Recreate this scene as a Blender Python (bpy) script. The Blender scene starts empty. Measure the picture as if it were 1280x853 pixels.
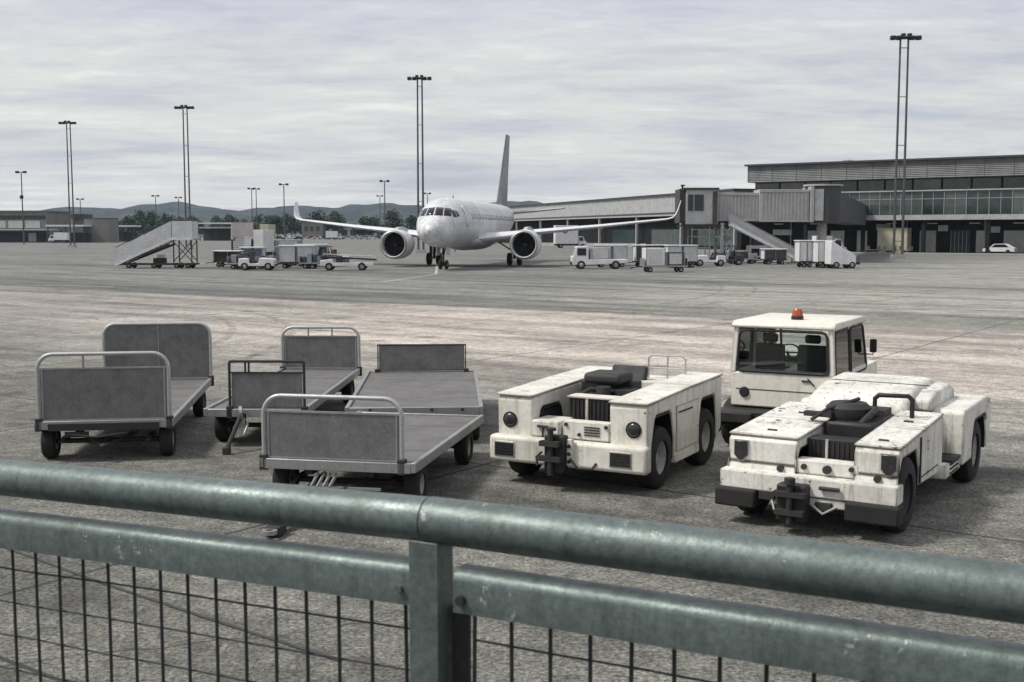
import bpy, bmesh, math, random
from mathutils import Vector, Matrix
from mathutils.bvhtree import BVHTree
random.seed(7)
R = math.radians
S = bpy.context.scene
COL = S.collection
CAM_H = 3.0

# ------------------------------------------------------------------ helpers
class MB:
    """collects shapes, then becomes ONE mesh object"""
    def __init__(self): self.bm = bmesh.new()
    def face(self, pts):
        vs = [self.bm.verts.new(p) for p in pts]
        try: return self.bm.faces.new(vs)
        except ValueError: return None
    def box(self, x0, x1, y0, y1, z0, z1, M=None):
        P = [(x0,y0,z0),(x1,y0,z0),(x1,y1,z0),(x0,y1,z0),(x0,y0,z1),(x1,y0,z1),(x1,y1,z1),(x0,y1,z1)]
        if M is not None: P = [M @ Vector(p) for p in P]
        v = [self.bm.verts.new(p) for p in P]
        for f in ((0,3,2,1),(4,5,6,7),(0,1,5,4),(1,2,6,5),(2,3,7,6),(3,0,4,7)):
            self.bm.faces.new([v[i] for i in f])
        return self
    def bar(self, a, b, w, h=None):
        """square bar between two points"""
        h = h or w; a = Vector(a); b = Vector(b); d = b-a
        up = Vector((0,0,1)) if abs(d.normalized().z) < .95 else Vector((0,1,0))
        q = d.cross(up).normalized(); r = q.cross(d).normalized()
        v = []
        for p in (a, b):
            for i, j in ((-1,-1),(1,-1),(1,1),(-1,1)):
                v.append(self.bm.verts.new(p + q*(i*w/2) + r*(j*h/2)))
        for f in ((3,2,1,0),(4,5,6,7),(0,1,5,4),(1,2,6,5),(2,3,7,6),(3,0,4,7)):
            self.bm.faces.new([v[i] for i in f])
        return self
    def tube(self, pts, r, n=8, closed=False):
        pts = [Vector(p) for p in pts]; m = len(pts); rings = []
        ref = None
        for i, p in enumerate(pts):
            if closed: t = (pts[(i+1) % m]-pts[i-1]).normalized()
            elif i == 0: t = (pts[1]-p).normalized()
            elif i == m-1: t = (p-pts[i-1]).normalized()
            else: t = ((p-pts[i-1]).normalized()+(pts[i+1]-p).normalized()).normalized()
            if ref is None:
                ref = Vector((0,0,1)) if abs(t.z) < .9 else Vector((1,0,0))
            a = (ref - t*ref.dot(t)).normalized(); ref = a; b = t.cross(a)
            rr = r[i] if isinstance(r, (list, tuple)) else r
            rings.append([self.bm.verts.new(p + a*(rr*math.cos(2*math.pi*k/n)) + b*(rr*math.sin(2*math.pi*k/n))) for k in range(n)])
        for i in range(m if closed else m-1):
            A, B = rings[i], rings[(i+1) % m]
            for k in range(n):
                self.bm.faces.new((A[k], A[(k+1) % n], B[(k+1) % n], B[k]))
        if not closed:
            self.bm.faces.new(rings[0][::-1]); self.bm.faces.new(rings[-1])
        return self
    def cyl(self, a, b, r, r1=None, n=16):
        return self.tube([a, b], [r, r if r1 is None else r1], n)
    def prism(self, prof, axis, lo, hi):
        def P(u, v, w):
            return (w,u,v) if axis == 'x' else (u,w,v) if axis == 'y' else (u,v,w)
        A = [self.bm.verts.new(P(u,v,lo)) for u, v in prof]; B = [self.bm.verts.new(P(u,v,hi)) for u, v in prof]
        n = len(prof)
        self.bm.faces.new(A[::-1]); self.bm.faces.new(B)
        for i in range(n): self.bm.faces.new((A[i], A[(i+1) % n], B[(i+1) % n], B[i]))
        return self
    def lathe(self, prof, o, axis, n=24, close=False):
        """prof: (radius, distance along axis)"""
        o = Vector(o); ax = Vector(axis).normalized()
        a = ax.orthogonal().normalized(); b = ax.cross(a); rings = []
        for r, t in prof:
            if r < 1e-5: rings.append([self.bm.verts.new(o+ax*t)])
            else: rings.append([self.bm.verts.new(o+ax*t+a*(r*math.cos(2*math.pi*k/n))+b*(r*math.sin(2*math.pi*k/n))) for k in range(n)])
        L = len(rings)
        for i in range(L if close else L-1):
            A, B = rings[i], rings[(i+1) % L]
            for k in range(n):
                k2 = (k+1) % n
                if len(A) == 1 and len(B) == 1: continue
                if len(A) == 1: self.bm.faces.new((A[0], B[k2], B[k]))
                elif len(B) == 1: self.bm.faces.new((A[k], A[k2], B[0]))
                else: self.bm.faces.new((A[k], A[k2], B[k2], B[k]))
        return self
    def loft(self, rings, cap=True):
        V = [[self.bm.verts.new(p) for p in r] for r in rings]
        for A, B in zip(V, V[1:]):
            n = len(A)
            for k in range(n):
                self.bm.faces.new((A[k], A[(k+1) % n], B[(k+1) % n], B[k]))
        if cap:
            self.bm.faces.new(V[0][::-1]); self.bm.faces.new(V[-1])
        return self
    def build(self, name, mat, parent=None, bevel=0, seg=2, angle=38, recalc=True):
        if recalc: bmesh.ops.recalc_face_normals(self.bm, faces=self.bm.faces)
        me = bpy.data.meshes.new(name); self.bm.to_mesh(me); self.bm.free()
        me.materials.append(mat)
        me.polygons.foreach_set('use_smooth', [True]*len(me.polygons))
        me.set_sharp_from_angle(angle=R(angle))
        o = bpy.data.objects.new(name, me); COL.objects.link(o)
        if parent is not None: o.parent = parent
        if bevel:
            m = o.modifiers.new('bevel', 'BEVEL'); m.width = bevel; m.segments = seg
            m.limit_method = 'ANGLE'; m.angle_limit = R(40)
        return o

def thing(name, label, cat, loc=(0,0,0), heading=0, group=None):
    o = bpy.data.objects.new(name, None); COL.objects.link(o)
    o.empty_display_size = .3
    o.location = loc; o.rotation_euler = (0, 0, -R(heading))
    o['label'] = label; o['category'] = cat
    if group: o['group'] = group
    return o
def tag(o, label, cat, group=None):
    o['label'] = label; o['category'] = cat
    if group: o['group'] = group
    return o
def struct(o): o['kind'] = 'structure'; return o
def dup(root, loc, heading, label, group=None):
    r = root.copy(); COL.objects.link(r); r.location = loc; r.rotation_euler = (0, 0, -R(heading))
    r['label'] = label
    if group: r['group'] = group
    for ch in list(root.children):
        c = ch.copy(); COL.objects.link(c); c.parent = r
        for g in list(ch.children):
            d = g.copy(); COL.objects.link(d); d.parent = c
    return r
def pxd(px, d, z=0):
    """a place on the apron: bearing (pixels of the 1280 wide photo) and distance"""
    return ((px-640)/1450*d, d, z)

# ------------------------------------------------------------------ materials
def newmat(name):
    m = bpy.data.materials.new(name); m.use_nodes = True
    nt = m.node_tree; return m, nt, nt.nodes['Principled BSDF']
def N(nt, t, **k):
    n = nt.nodes.new(t)
    for a, v in k.items():
        if a.startswith('i_'): n.inputs[a[2:].replace('_', ' ')].default_value = v
        else: setattr(n, a, v)
    return n
def ramp(nt, fac, stops, interp='LINEAR'):
    r = nt.nodes.new('ShaderNodeValToRGB'); cr = r.color_ramp; cr.interpolation = interp
    while len(cr.elements) < len(stops): cr.elements.new(.5)
    for e, (p, c) in zip(cr.elements, stops):
        e.position = p; e.color = c if len(c) == 4 else (*c, 1)
    if fac is not None: nt.links.new(fac, r.inputs[0])
    return r
def mixc(nt, fac, a, b, mode='MIX'):
    m = nt.nodes.new('ShaderNodeMix'); m.data_type = 'RGBA'; m.blend_type = mode
    for i, v in ((0, fac), (6, a), (7, b)):
        if hasattr(v, 'is_linked'): nt.links.new(v, m.inputs[i])
        else: m.inputs[i].default_value = v if i == 0 else (*v, 1) if len(v) == 3 else v
    return m.outputs[2]
def noise(nt, vec, scale, detail=4, rough=.6, dist=0):
    n = N(nt, 'ShaderNodeTexNoise'); n.inputs['Scale'].default_value = scale
    n.inputs['Detail'].default_value = detail; n.inputs['Roughness'].default_value = rough
    n.inputs['Distortion'].default_value = dist
    if vec is not None: nt.links.new(vec, n.inputs['Vector'])
    return n.outputs['Fac']
def math_(nt, op, a, b=None, c=None, clamp=False):
    m = nt.nodes.new('ShaderNodeMath'); m.operation = op; m.use_clamp = clamp
    for i, v in enumerate((a, b, c)):
        if v is None: continue
        if hasattr(v, 'is_linked'): nt.links.new(v, m.inputs[i])
        else: m.inputs[i].default_value = v
    return m.outputs[0]
def worn(name, col, dirt=(.09,.08,.065), amount=.5, scale=3., rough=.45, metal=0., chips=.0, chipcol=(.06,.045,.035), bump=.05, var=.0, edge=0.):
    """paint or metal with blotchy dirt, fine speckle and chipped spots"""
    m, nt, b = newmat(name)
    tc = N(nt, 'ShaderNodeTexCoord'); oi = N(nt, 'ShaderNodeObjectInfo')
    mp = N(nt, 'ShaderNodeVectorMath', operation='ADD'); nt.links.new(tc.outputs['Object'], mp.inputs[0])
    sc = N(nt, 'ShaderNodeVectorMath', operation='SCALE'); sc.inputs[0].default_value = (13., 7., 5.)
    nt.links.new(oi.outputs['Random'], sc.inputs['Scale']); nt.links.new(sc.outputs[0], mp.inputs[1])
    v = mp.outputs[0]
    n1 = noise(nt, v, scale, 6, .65)
    r1 = ramp(nt, n1, [(.38, (0,0,0)), (.78, (1,1,1))])
    n2 = noise(nt, v, scale*14, 5, .7)
    r2 = ramp(nt, n2, [(.35, (.62,.62,.62)), (.65, (1.10,1.10,1.10))] if not edge else [(.35, (.84,.84,.83)), (.65, (1.04,1.04,1.04))])
    f = math_(nt, 'MULTIPLY', r1.outputs[0], amount)
    c = mixc(nt, f, col, tuple(x*.55+y*.45 for x, y in zip(dirt, col)))
    c = mixc(nt, .8, c, r2.outputs[0], 'MULTIPLY')
    if chips > 0:
        n3 = noise(nt, v, scale*6, 8, .75)
        pm = noise(nt, v, scale*.9, 3, .5)
        n3 = math_(nt, 'ADD', n3, math_(nt, 'MULTIPLY', math_(nt, 'SUBTRACT', pm, .5), .55))
        r3 = ramp(nt, n3, [(.77-chips*.1, (0,0,0)), (.785-chips*.1, (1,1,1))])
        mv = N(nt, 'ShaderNodeMapping'); mv.inputs['Scale'].default_value = (9., 9., .7); nt.links.new(v, mv.inputs['Vector'])
        n4 = noise(nt, mv.outputs[0], scale*.8, 5, .7)
        r4 = ramp(nt, n4, [(.32, (.55,.52,.46)), (.48, (1,1,1))]); c = mixc(nt, min(1, chips*.75), c, r4.outputs[0], 'MULTIPLY')
        c = mixc(nt, r3.outputs[0], c, chipcol)
    if edge > 0:                                        # paint rubbed off along the edges
        bv = N(nt, 'ShaderNodeBevel'); bv.samples = 4; bv.inputs['Radius'].default_value = .035
        ge = N(nt, 'ShaderNodeNewGeometry'); dt = N(nt, 'ShaderNodeVectorMath', operation='DOT_PRODUCT')
        nt.links.new(bv.outputs[0], dt.inputs[0]); nt.links.new(ge.outputs['True Normal'], dt.inputs[1])
        ed = math_(nt, 'SUBTRACT', 1., dt.outputs['Value'])
        n5 = noise(nt, v, 16., 6, .75); n6 = noise(nt, v, 2.2, 3, .5)
        ef = math_(nt, 'MULTIPLY', ed, math_(nt, 'ADD', math_(nt, 'MULTIPLY', n5, 4.), math_(nt, 'MULTIPLY', n6, 3.)))
        er = ramp(nt, ef, [(.20, (0,0,0)), (.36, (1,1,1))])
        c = mixc(nt, math_(nt, 'MULTIPLY', er.outputs[0], edge), c, chipcol)
    nt.links.new(c, b.inputs['Base Color'])
    b.inputs['Metallic'].default_value = metal
    rr = ramp(nt, n1, [(.3, (rough,)*3), (.8, (min(1, rough+.3),)*3)])
    nt.links.new(rr.outputs[0], b.inputs['Roughness'])
    if bump:
        bp = N(nt, 'ShaderNodeBump'); bp.inputs['Strength'].default_value = bump; bp.inputs['Distance'].default_value = .02
        nt.links.new(n2, bp.inputs['Height']); nt.links.new(bp.outputs[0], b.inputs['Normal'])
    return m
def glassmat(name, tint=(.90,.94,.93), gloss=1.0):
    m, nt, b = newmat(name); nt.nodes.remove(b)
    out = nt.nodes['Material Output']
    tr = N(nt, 'ShaderNodeBsdfTransparent'); tr.inputs[0].default_value = (*tint, 1)
    gl = N(nt, 'ShaderNodeBsdfGlossy'); gl.inputs['Roughness'].default_value = .03
    fr = N(nt, 'ShaderNodeFresnel'); fr.inputs[0].default_value = 1.5
    mx = N(nt, 'ShaderNodeMixShader')
    nt.links.new(fr.outputs[0], mx.inputs[0]); nt.links.new(tr.outputs[0], mx.inputs[1]); nt.links.new(gl.outputs[0], mx.inputs[2])
    nt.links.new(mx.outputs[0], out.inputs[0]); return m

CREAM = worn('cream_paint', (.77,.75,.665), amount=.85, scale=1.4, chips=.95, edge=.9, rough=.42)
CREAM2 = worn('aged_cream_paint', (.77,.758,.69), amount=1., scale=1.8, chips=1.3, edge=.95, rough=.5)
CABP = worn('cab_cream_paint', (.76,.74,.645), amount=.5, scale=1.2, chips=.45, edge=.7, rough=.35)
WHITE = worn('white_paint', (.74,.75,.75), amount=.5, scale=1.2, rough=.4)
PLANEW = worn('aircraft_white', (.74,.75,.76), dirt=(.26,.26,.27), amount=.6, scale=.5, rough=.28, bump=0)
PLANEG = worn('aircraft_grey', (.45,.46,.48), dirt=(.2,.2,.2), amount=.5, scale=.7, rough=.35, bump=0)
FINM = worn('fin_grey', (.24,.25,.26), amount=.4, scale=.5, rough=.35, bump=0)
BLACK = worn('black_paint', (.011,.011,.012), dirt=(.05,.048,.045), amount=.4, scale=4., rough=.5)
RUBBER = worn('rubber', (.013,.013,.013), dirt=(.08,.075,.07), amount=.5, scale=5., rough=.8)
STEEL = worn('galvanised_steel', (.42,.43,.42), chips=.3, chipcol=(.10,.065,.045), amount=.7, scale=5., rough=.42, metal=.75)
TUBEM = worn('tube_steel', (.50,.51,.50), amount=.5, scale=6., rough=.4, metal=.55, chips=.3)
SHEET = worn('grey_sheet', (.20,.202,.196), dirt=(.05,.05,.05), amount=.9, chips=.45, chipcol=(.085,.06,.045), scale=4., rough=.55, metal=.25, bump=.12)
DECK = worn('cart_deck', (.165,.162,.155), dirt=(.05,.048,.045), amount=.95, chips=.5, chipcol=(.07,.05,.04), scale=2.4, rough=.7, bump=.2)
DARKST = worn('dark_steel', (.035,.035,.035), dirt=(.11,.10,.09), amount=.5, scale=6., rough=.6, metal=.3)
FENCE = worn('fence_green_grey', (.155,.195,.182), dirt=(.05,.062,.058), amount=1., scale=6., rough=.34, metal=.45, chips=.75, chipcol=(.33,.36,.345), bump=.10)
WIRE = worn('wire_dark', (.03,.035,.035), dirt=(.06,.06,.06), amount=.4, scale=9., rough=.55, metal=.3)
LAMPD = worn('lamp_lens_dark', (.03,.03,.032), amount=.3, scale=8., rough=.15, bump=0)
HUBM = worn('wheel_hub', (.38,.37,.34), dirt=(.06,.05,.04), amount=.9, scale=5., rough=.55)
SEATM = worn('seat_black', (.025,.025,.026), amount=.4, scale=6., rough=.55)
GLASS = glassmat('window_glass')
POLE = worn('mast_steel', (.10,.105,.11), amount=.3, scale=1., rough=.5, metal=.3, bump=0)
PANELP = worn('pinkish_panel', (.60,.53,.52), amount=.5, scale=1., rough=.5, bump=0)
PANELW = worn('stair_panel_grey', (.60,.61,.61), amount=.6, scale=1., rough=.5, bump=0)
BRIDGE = worn('bridge_panel', (.45,.455,.45), amount=.7, scale=.8, rough=.5, bump=0)
BRIDGED = worn('bridge_dark', (.055,.057,.058), amount=.5, scale=.8, rough=.6, bump=0)
CONC = worn('pale_concrete', (.42,.425,.41), amount=.6, scale=.6, rough=.8, bump=0)
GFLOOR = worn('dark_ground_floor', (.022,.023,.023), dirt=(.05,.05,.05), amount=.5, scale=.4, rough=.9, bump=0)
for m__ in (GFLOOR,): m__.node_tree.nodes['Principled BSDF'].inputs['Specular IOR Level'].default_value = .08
TERR = worn('dark_terrace', (.035,.036,.034), amount=.6, scale=.9, rough=.9, bump=0)
YELLOW = worn('dull_yellow', (.52,.49,.36), amount=.7, scale=.8, rough=.6, bump=0)
LUGG = [worn('luggage_%s' % n, c, amount=.4, scale=4., rough=.6, bump=0) for n, c in (('dark',(.03,.03,.035)),('blue',(.05,.07,.12)),('brown',(.12,.08,.06)),('grey',(.3,.3,.3)))]
CARC = {'white': WHITE, 'silver': worn('car_silver', (.42,.43,.45), amount=.2, rough=.25, bump=0),
        'dark': worn('car_dark', (.03,.032,.04), amount=.2, rough=.25, bump=0), 'red': worn('car_red', (.28,.05,.045), amount=.2, rough=.3, bump=0)}
FARB = worn('far_building', (.20,.195,.185), amount=.6, scale=.2, rough=.8, bump=0)
FARD = worn('far_building_dark', (.05,.052,.052), amount=.5, scale=.2, rough=.7, bump=0)
FARW = worn('far_building_pale', (.50,.50,.48), amount=.4, scale=.2, rough=.7, bump=0)

def mat_glazing():
    m, nt, b = newmat('green_glazing')
    tc = N(nt, 'ShaderNodeTexCoord'); oi = N(nt, 'ShaderNodeObjectInfo')
    n = noise(nt, tc.outputs['Object'], .9, 4)
    f = math_(nt, 'ADD', math_(nt, 'MULTIPLY', n, .7), math_(nt, 'MULTIPLY', oi.outputs['Random'], .5))
    r = ramp(nt, f, [(.3, (.010,.022,.020)), (.55, (.03,.05,.046)), (.85, (.085,.10,.095))])
    nt.links.new(r.outputs[0], b.inputs['Base Color'])
    b.inputs['Roughness'].default_value = .1; b.inputs['Specular IOR Level'].default_value = .6
    return m
GLAZ = mat_glazing()
def mat_darkglass():
    m, nt, b = newmat('dark_glass')
    b.inputs['Base Color'].default_value = (.01,.012,.013,1); b.inputs['Roughness'].default_value = .08
    return m
DGLASS = mat_darkglass()
def mat_corrugated():
    m, nt, b = newmat('corrugated_fascia')
    tc = N(nt, 'ShaderNodeTexCoord')
    sx = N(nt, 'ShaderNodeSeparateXYZ'); nt.links.new(tc.outputs['Object'], sx.inputs[0])
    w = math_(nt, 'SINE', math_(nt, 'MULTIPLY', sx.outputs['Z'], 24.))
    n = noise(nt, tc.outputs['Object'], .35, 6)
    r = ramp(nt, n, [(.3, (.09,.093,.092)), (.7, (.19,.193,.19))])
    nt.links.new(r.outputs[0], b.inputs['Base Color']); b.inputs['Roughness'].default_value = .55
    b.inputs['Metallic'].default_value = .2
    bp = N(nt, 'ShaderNodeBump'); bp.inputs['Strength'].default_value = .45; bp.inputs['Distance'].default_value = .06
    nt.links.new(w, bp.inputs['Height']); nt.links.new(bp.outputs[0], b.inputs['Normal'])
    return m
CORR = mat_corrugated()
def mat_beacon():
    m, nt, b = newmat('beacon_lens')
    b.inputs['Base Color'].default_value = (.42,.085,.03,1); b.inputs['Roughness'].default_value = .2
    b.inputs['Transmission Weight'].default_value = .25
    return m
BEACON = mat_beacon()
def mat_leaf(name, a, c):
    m, nt, b = newmat(name)
    tc = N(nt, 'ShaderNodeTexCoord'); n = noise(nt, tc.outputs['Object'], .9, 3)
    oi = N(nt, 'ShaderNodeObjectInfo')
    f = math_(nt, 'ADD', n, math_(nt, 'MULTIPLY', math_(nt, 'SUBTRACT', oi.outputs['Random'], .5), .3))
    r = ramp(nt, f, [(.3, a), (.7, c)])
    nt.links.new(r.outputs[0], b.inputs['Base Color']); b.inputs['Roughness'].default_value = .7
    return m
LEAF = mat_leaf('leaves', (.022,.042,.022), (.055,.085,.045))
BARK = worn('bark', (.07,.055,.045), amount=.4, scale=3., rough=.9, bump=0)

def mat_ground():
    m, nt, b = newmat('apron_pavement')
    tc = N(nt, 'ShaderNodeTexCoord'); P = tc.outputs['Object']
    mp = N(nt, 'ShaderNodeMapping'); mp.inputs['Rotation'].default_value = (0, 0, R(35.4)); nt.links.new(P, mp.inputs['Vector'])
    Q = mp.outputs[0]                                   # x along the terminal, y away from the viewer
    sx = N(nt, 'ShaderNodeSeparateXYZ'); nt.links.new(Q, sx.inputs[0])
    u, v = sx.outputs['X'], sx.outputs['Y']
    wob = noise(nt, Q, .12, 5, .65); wob2 = noise(nt, Q, .9, 4)
    vv = math_(nt, 'ADD', v, math_(nt, 'MULTIPLY', math_(nt, 'SUBTRACT', wob, .5), 3.5))
    vv = math_(nt, 'ADD', vv, math_(nt, 'MULTIPLY', math_(nt, 'SUBTRACT', wob2, .5), 1.2))
    f = math_(nt, 'DIVIDE', vv, 100.)
    g = lambda a, t=(1.,.985,.885): (a*t[0], a*t[1], a*t[2])
    r = ramp(nt, f, [(.05, g(.15)), (.12, g(.165)), (.175, g(.24)), (.24, g(.45, (1,.905,.81))), (.365, g(.44, (1,.905,.81))),
                     (.371, g(.22)), (.41, g(.21)), (.45, g(.31)), (.60, g(.30)), (.65, g(.20)), (.70, g(.30)), (.95, g(.28))])
    # the left side is older and greyer
    lf = ramp(nt, math_(nt, 'ADD', math_(nt, 'DIVIDE', u, 60.), math_(nt, 'ADD', math_(nt, 'MULTIPLY', wob, .35), .9)), [(.45, (.66,.68,.71)), (.68, (1,1,1))])
    c = mixc(nt, 1., r.outputs[0], lf.outputs[0], 'MULTIPLY')
    # long stains and tyre smears along the taxi direction
    st = N(nt, 'ShaderNodeMapping'); st.inputs['Scale'].default_value = (.05, .55, 1); nt.links.new(Q, st.inputs['Vector'])
    sn = noise(nt, st.outputs[0], 1., 7, .7)
    sr = ramp(nt, sn, [(.36, (.46,.46,.46)), (.55, (1,1,1)), (.75, (1.12,1.11,1.09))])
    c = mixc(nt, .9, c, sr.outputs[0], 'MULTIPLY')
    bl = noise(nt, Q, .6, 7, .75); br = ramp(nt, bl, [(.34, (.62,.63,.63)), (.66, (1.25,1.24,1.2))])
    c = mixc(nt, .8, c, br.outputs[0], 'MULTIPLY')
    # aggregate grain
    gr = noise(nt, P, 26., 4, .85); grr = ramp(nt, gr, [(.36, (.15,.15,.15)), (.5, (1,1,1)), (.64, (2.1,2.1,2.05))])
    c = mixc(nt, .85, c, grr.outputs[0], 'MULTIPLY')
    g2 = noise(nt, P, 4.5, 6, .8); g2r = ramp(nt, g2, [(.34, (.48,.48,.48)), (.66, (1.52,1.52,1.5))])
    c = mixc(nt, .8, c, g2r.outputs[0], 'MULTIPLY')
    # slab joints and cracks
    bk = N(nt, 'ShaderNodeTexBrick'); bk.offset = 0; bk.inputs['Scale'].default_value = 1.
    bk.inputs['Brick Width'].default_value = 7.5; bk.inputs['Row Height'].default_value = 7.5; bk.inputs['Mortar Size'].default_value = .028
    bk.inputs['Mortar Smooth'].default_value = .3
    dq = N(nt, 'ShaderNodeVectorMath', operation='ADD'); nt.links.new(Q, dq.inputs[0]); dq.inputs[1].default_value = (1.4, 3.1, 0)
    nt.links.new(dq.outputs[0], bk.inputs['Vector'])
    c = mixc(nt, math_(nt, 'MULTIPLY', bk.outputs['Fac'], .9), c, (.035,.035,.035))
    dv = N(nt, 'ShaderNodeVectorMath', operation='ADD'); nt.links.new(Q, dv.inputs[0])
    nz = N(nt, 'ShaderNodeTexNoise'); nz.inputs['Scale'].default_value = .7; nz.inputs['Detail'].default_value = 5; nt.links.new(Q, nz.inputs['Vector'])
    nt.links.new(nz.outputs['Color'], dv.inputs[1])
    vo = N(nt, 'ShaderNodeTexVoronoi', feature='DISTANCE_TO_EDGE'); vo.inputs['Scale'].default_value = .16; nt.links.new(dv.outputs[0], vo.inputs['Vector'])
    cr = ramp(nt, vo.outputs['Distance'], [(.0, (1,1,1)), (.004, (0,0,0))])
    cf = math_(nt, 'MULTIPLY', cr.outputs[0], ramp(nt, wob, [(.48, (0,0,0)), (.56, (.75,.75,.75))]).outputs[0])
    c = mixc(nt, cf, c, (.03,.03,.03))
    # oil drips where vehicles park
    ol = N(nt, 'ShaderNodeTexVoronoi'); ol.inputs['Scale'].default_value = .55; nt.links.new(dv.outputs[0], ol.inputs['Vector'])
    orr = ramp(nt, ol.outputs['Distance'], [(.10, (.45,.45,.45)), (.22, (0,0,0))])
    c = mixc(nt, orr.outputs[0], c, (.04,.04,.04))
    nt.links.new(c, b.inputs['Base Color'])
    b.inputs['Roughness'].default_value = .88; b.inputs['Specular IOR Level'].default_value = .25
    bp = N(nt, 'ShaderNodeBump'); bp.inputs['Strength'].default_value = .5; bp.inputs['Distance'].default_value = .012
    nt.links.new(gr, bp.inputs['Height']); nt.links.new(bp.outputs[0], b.inputs['Normal'])
    return m

# ------------------------------------------------------------------ camera, light, sky
cam = bpy.data.cameras.new('camera'); co = bpy.data.objects.new('camera', cam); COL.objects.link(co)
cam.sensor_width = 36; cam.lens = 1450/1280*36; cam.clip_end = 20000; cam.clip_start = .05
co.location = (0, 0, CAM_H); co.rotation_euler = (R(90)-math.atan((426.5-291)/1450), 0, 0)
cam.dof.use_dof = True; cam.dof.focus_distance = 22; cam.dof.aperture_fstop = 14
S.camera = co
SUN_TO = Vector((-.60, -.10, .79)).normalized()
sl = bpy.data.lights.new('sun', 'SUN'); sl.energy = 2.0; sl.angle = R(11); sl.color = (1, .965, .91)
so = bpy.data.objects.new('sun', sl); COL.objects.link(so); so.rotation_euler = SUN_TO.to_track_quat('Z', 'Y').to_euler(); so.location = (-30, -20, 60)

W = bpy.data.worlds.new('World'); S.world = W; W.use_nodes = True
nt = W.node_tree; bg = nt.nodes['Background']
sky = N(nt, 'ShaderNodeTexSky', sky_type='NISHITA', sun_disc=False)
sky.sun_elevation = math.asin(SUN_TO.z); sky.sun_rotation = math.atan2(SUN_TO.x, SUN_TO.y)
sky.dust_density = 2.
tc = N(nt, 'ShaderNodeTexCoord'); sx = N(nt, 'ShaderNodeSeparateXYZ'); nt.links.new(tc.outputs['Generated'], sx.inputs[0])
zz = math_(nt, 'MAXIMUM', sx.outputs['Z'], 0.)
den = math_(nt, 'ADD', zz, .09)
cx = math_(nt, 'DIVIDE', sx.outputs['X'], den); cy = math_(nt, 'DIVIDE', sx.outputs['Y'], den)
cb = N(nt, 'ShaderNodeCombineXYZ'); nt.links.new(math_(nt, 'MULTIPLY', cx, .6), cb.inputs[0]); nt.links.new(cy, cb.inputs[1])
n1 = noise(nt, cb.outputs[0], .75, 8, .62, .4)
n2 = noise(nt, cb.outputs[0], 2.6, 6, .65, .2)
n3 = noise(nt, cb.outputs[0], 6., 7, .75, .8)
nn = math_(nt, 'ADD', math_(nt, 'ADD', math_(nt, 'MULTIPLY', n1, .54), math_(nt, 'MULTIPLY', n2, .28)), math_(nt, 'MULTIPLY', n3, .18))
# stratus layer: pale sheets, lavender-grey bellies, thin blue gaps (values are 10x: the background strength is 0.1)
cl = ramp(nt, nn, [(.38, (3.05,3.18,3.75)), (.44, (3.65,3.67,3.98)), (.495, (4.25,4.24,4.33)), (.545, (4.7,4.67,4.55)), (.61, (5.6,5.57,5.4))])
low = ramp(nt, zz, [(.0, (1.1,1.1,1.08)), (.07, (1.0,.995,.97)), (.145, (.97,.965,.955)), (.18, (.88,.87,.955)), (.24, (.82,.815,.925)), (.6, (1.0,1.0,1.05))])
cc = mixc(nt, 1., cl.outputs[0], low.outputs[0], 'MULTIPLY')
gap = ramp(nt, nn, [(.33, (.5,.5,.5)), (.42, (.93,.93,.93))])
fin = mixc(nt, gap.outputs[0], sky.outputs[0], cc)
nt.links.new(fin, bg.inputs[0]); bg.inputs[1].default_value = .1
S.view_settings.view_transform = 'Standard'; S.view_settings.look = 'None'; S.view_settings.gamma = 1
S.view_settings.use_curve_mapping = False; S.view_settings.exposure = 0.8

# ------------------------------------------------------------------ ground, hills
g = MB(); g.face([(-5000,-200,0),(5000,-200,0),(5000,6000,0),(-5000,6000,0)])
struct(g.build('ground', mat_ground()))
# strip of grass and the painted lines on the apron
def mat_plain_noise(name, a, c, sc, rough=.9):
    m, nt, b = newmat(name); tc = N(nt, 'ShaderNodeTexCoord')
    n = noise(nt, tc.outputs['Object'], sc, 6, .7)
    nt.links.new(ramp(nt, n, [(.35, a), (.65, c)]).outputs[0], b.inputs['Base Color']); b.inputs['Roughness'].default_value = rough
    return m
GRASS = mat_plain_noise('dry_grass', (.06,.075,.035), (.15,.15,.085), .05)
m_ = MB(); m_.face([(-2500,620,.004),(900,620,.004),(1500,2600,.004),(-3500,2600,.004)]); struct(m_.build('grass_field', GRASS))
PAINT = mat_plain_noise('worn_line_paint', (.22,.22,.21), (.55,.55,.52), 6.)
PAINTD = mat_plain_noise('dark_sealant', (.03,.03,.03), (.06,.06,.06), 6.)
def strip(name, mat, pts, w, z):
    mb = MB()
    for (a, b) in zip(pts, pts[1:]):
        a = Vector((*a, z)); b = Vector((*b, z)); d = (b-a).normalized(); q = Vector((-d.y, d.x, 0))*w/2
        mb.face([a-q, b-q, b+q, a+q])
    return struct(mb.build(name, mat))
strip('painted_line', PAINT, [(-31,66),(-25.6,66.5),(-22,64)], .22, .006)
strip('painted_line', PAINT, [(-60,118),(-30,112),(20,112),(40,122)], .25, .006)
strip('painted_line', PAINT, [(-7.2,112),(-5.5,84),(-8,70)], .2, .010)
strip('tar_seam', PAINTD, [(-4.9,10.9),(-3.55,9.75),(-2.3,8.75),(-1.2,7.9)], .035, .008)
strip('tar_seam', PAINTD, [(-31,63.5),(-24.5,65.2),(-20,61)], .12, .008)
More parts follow.
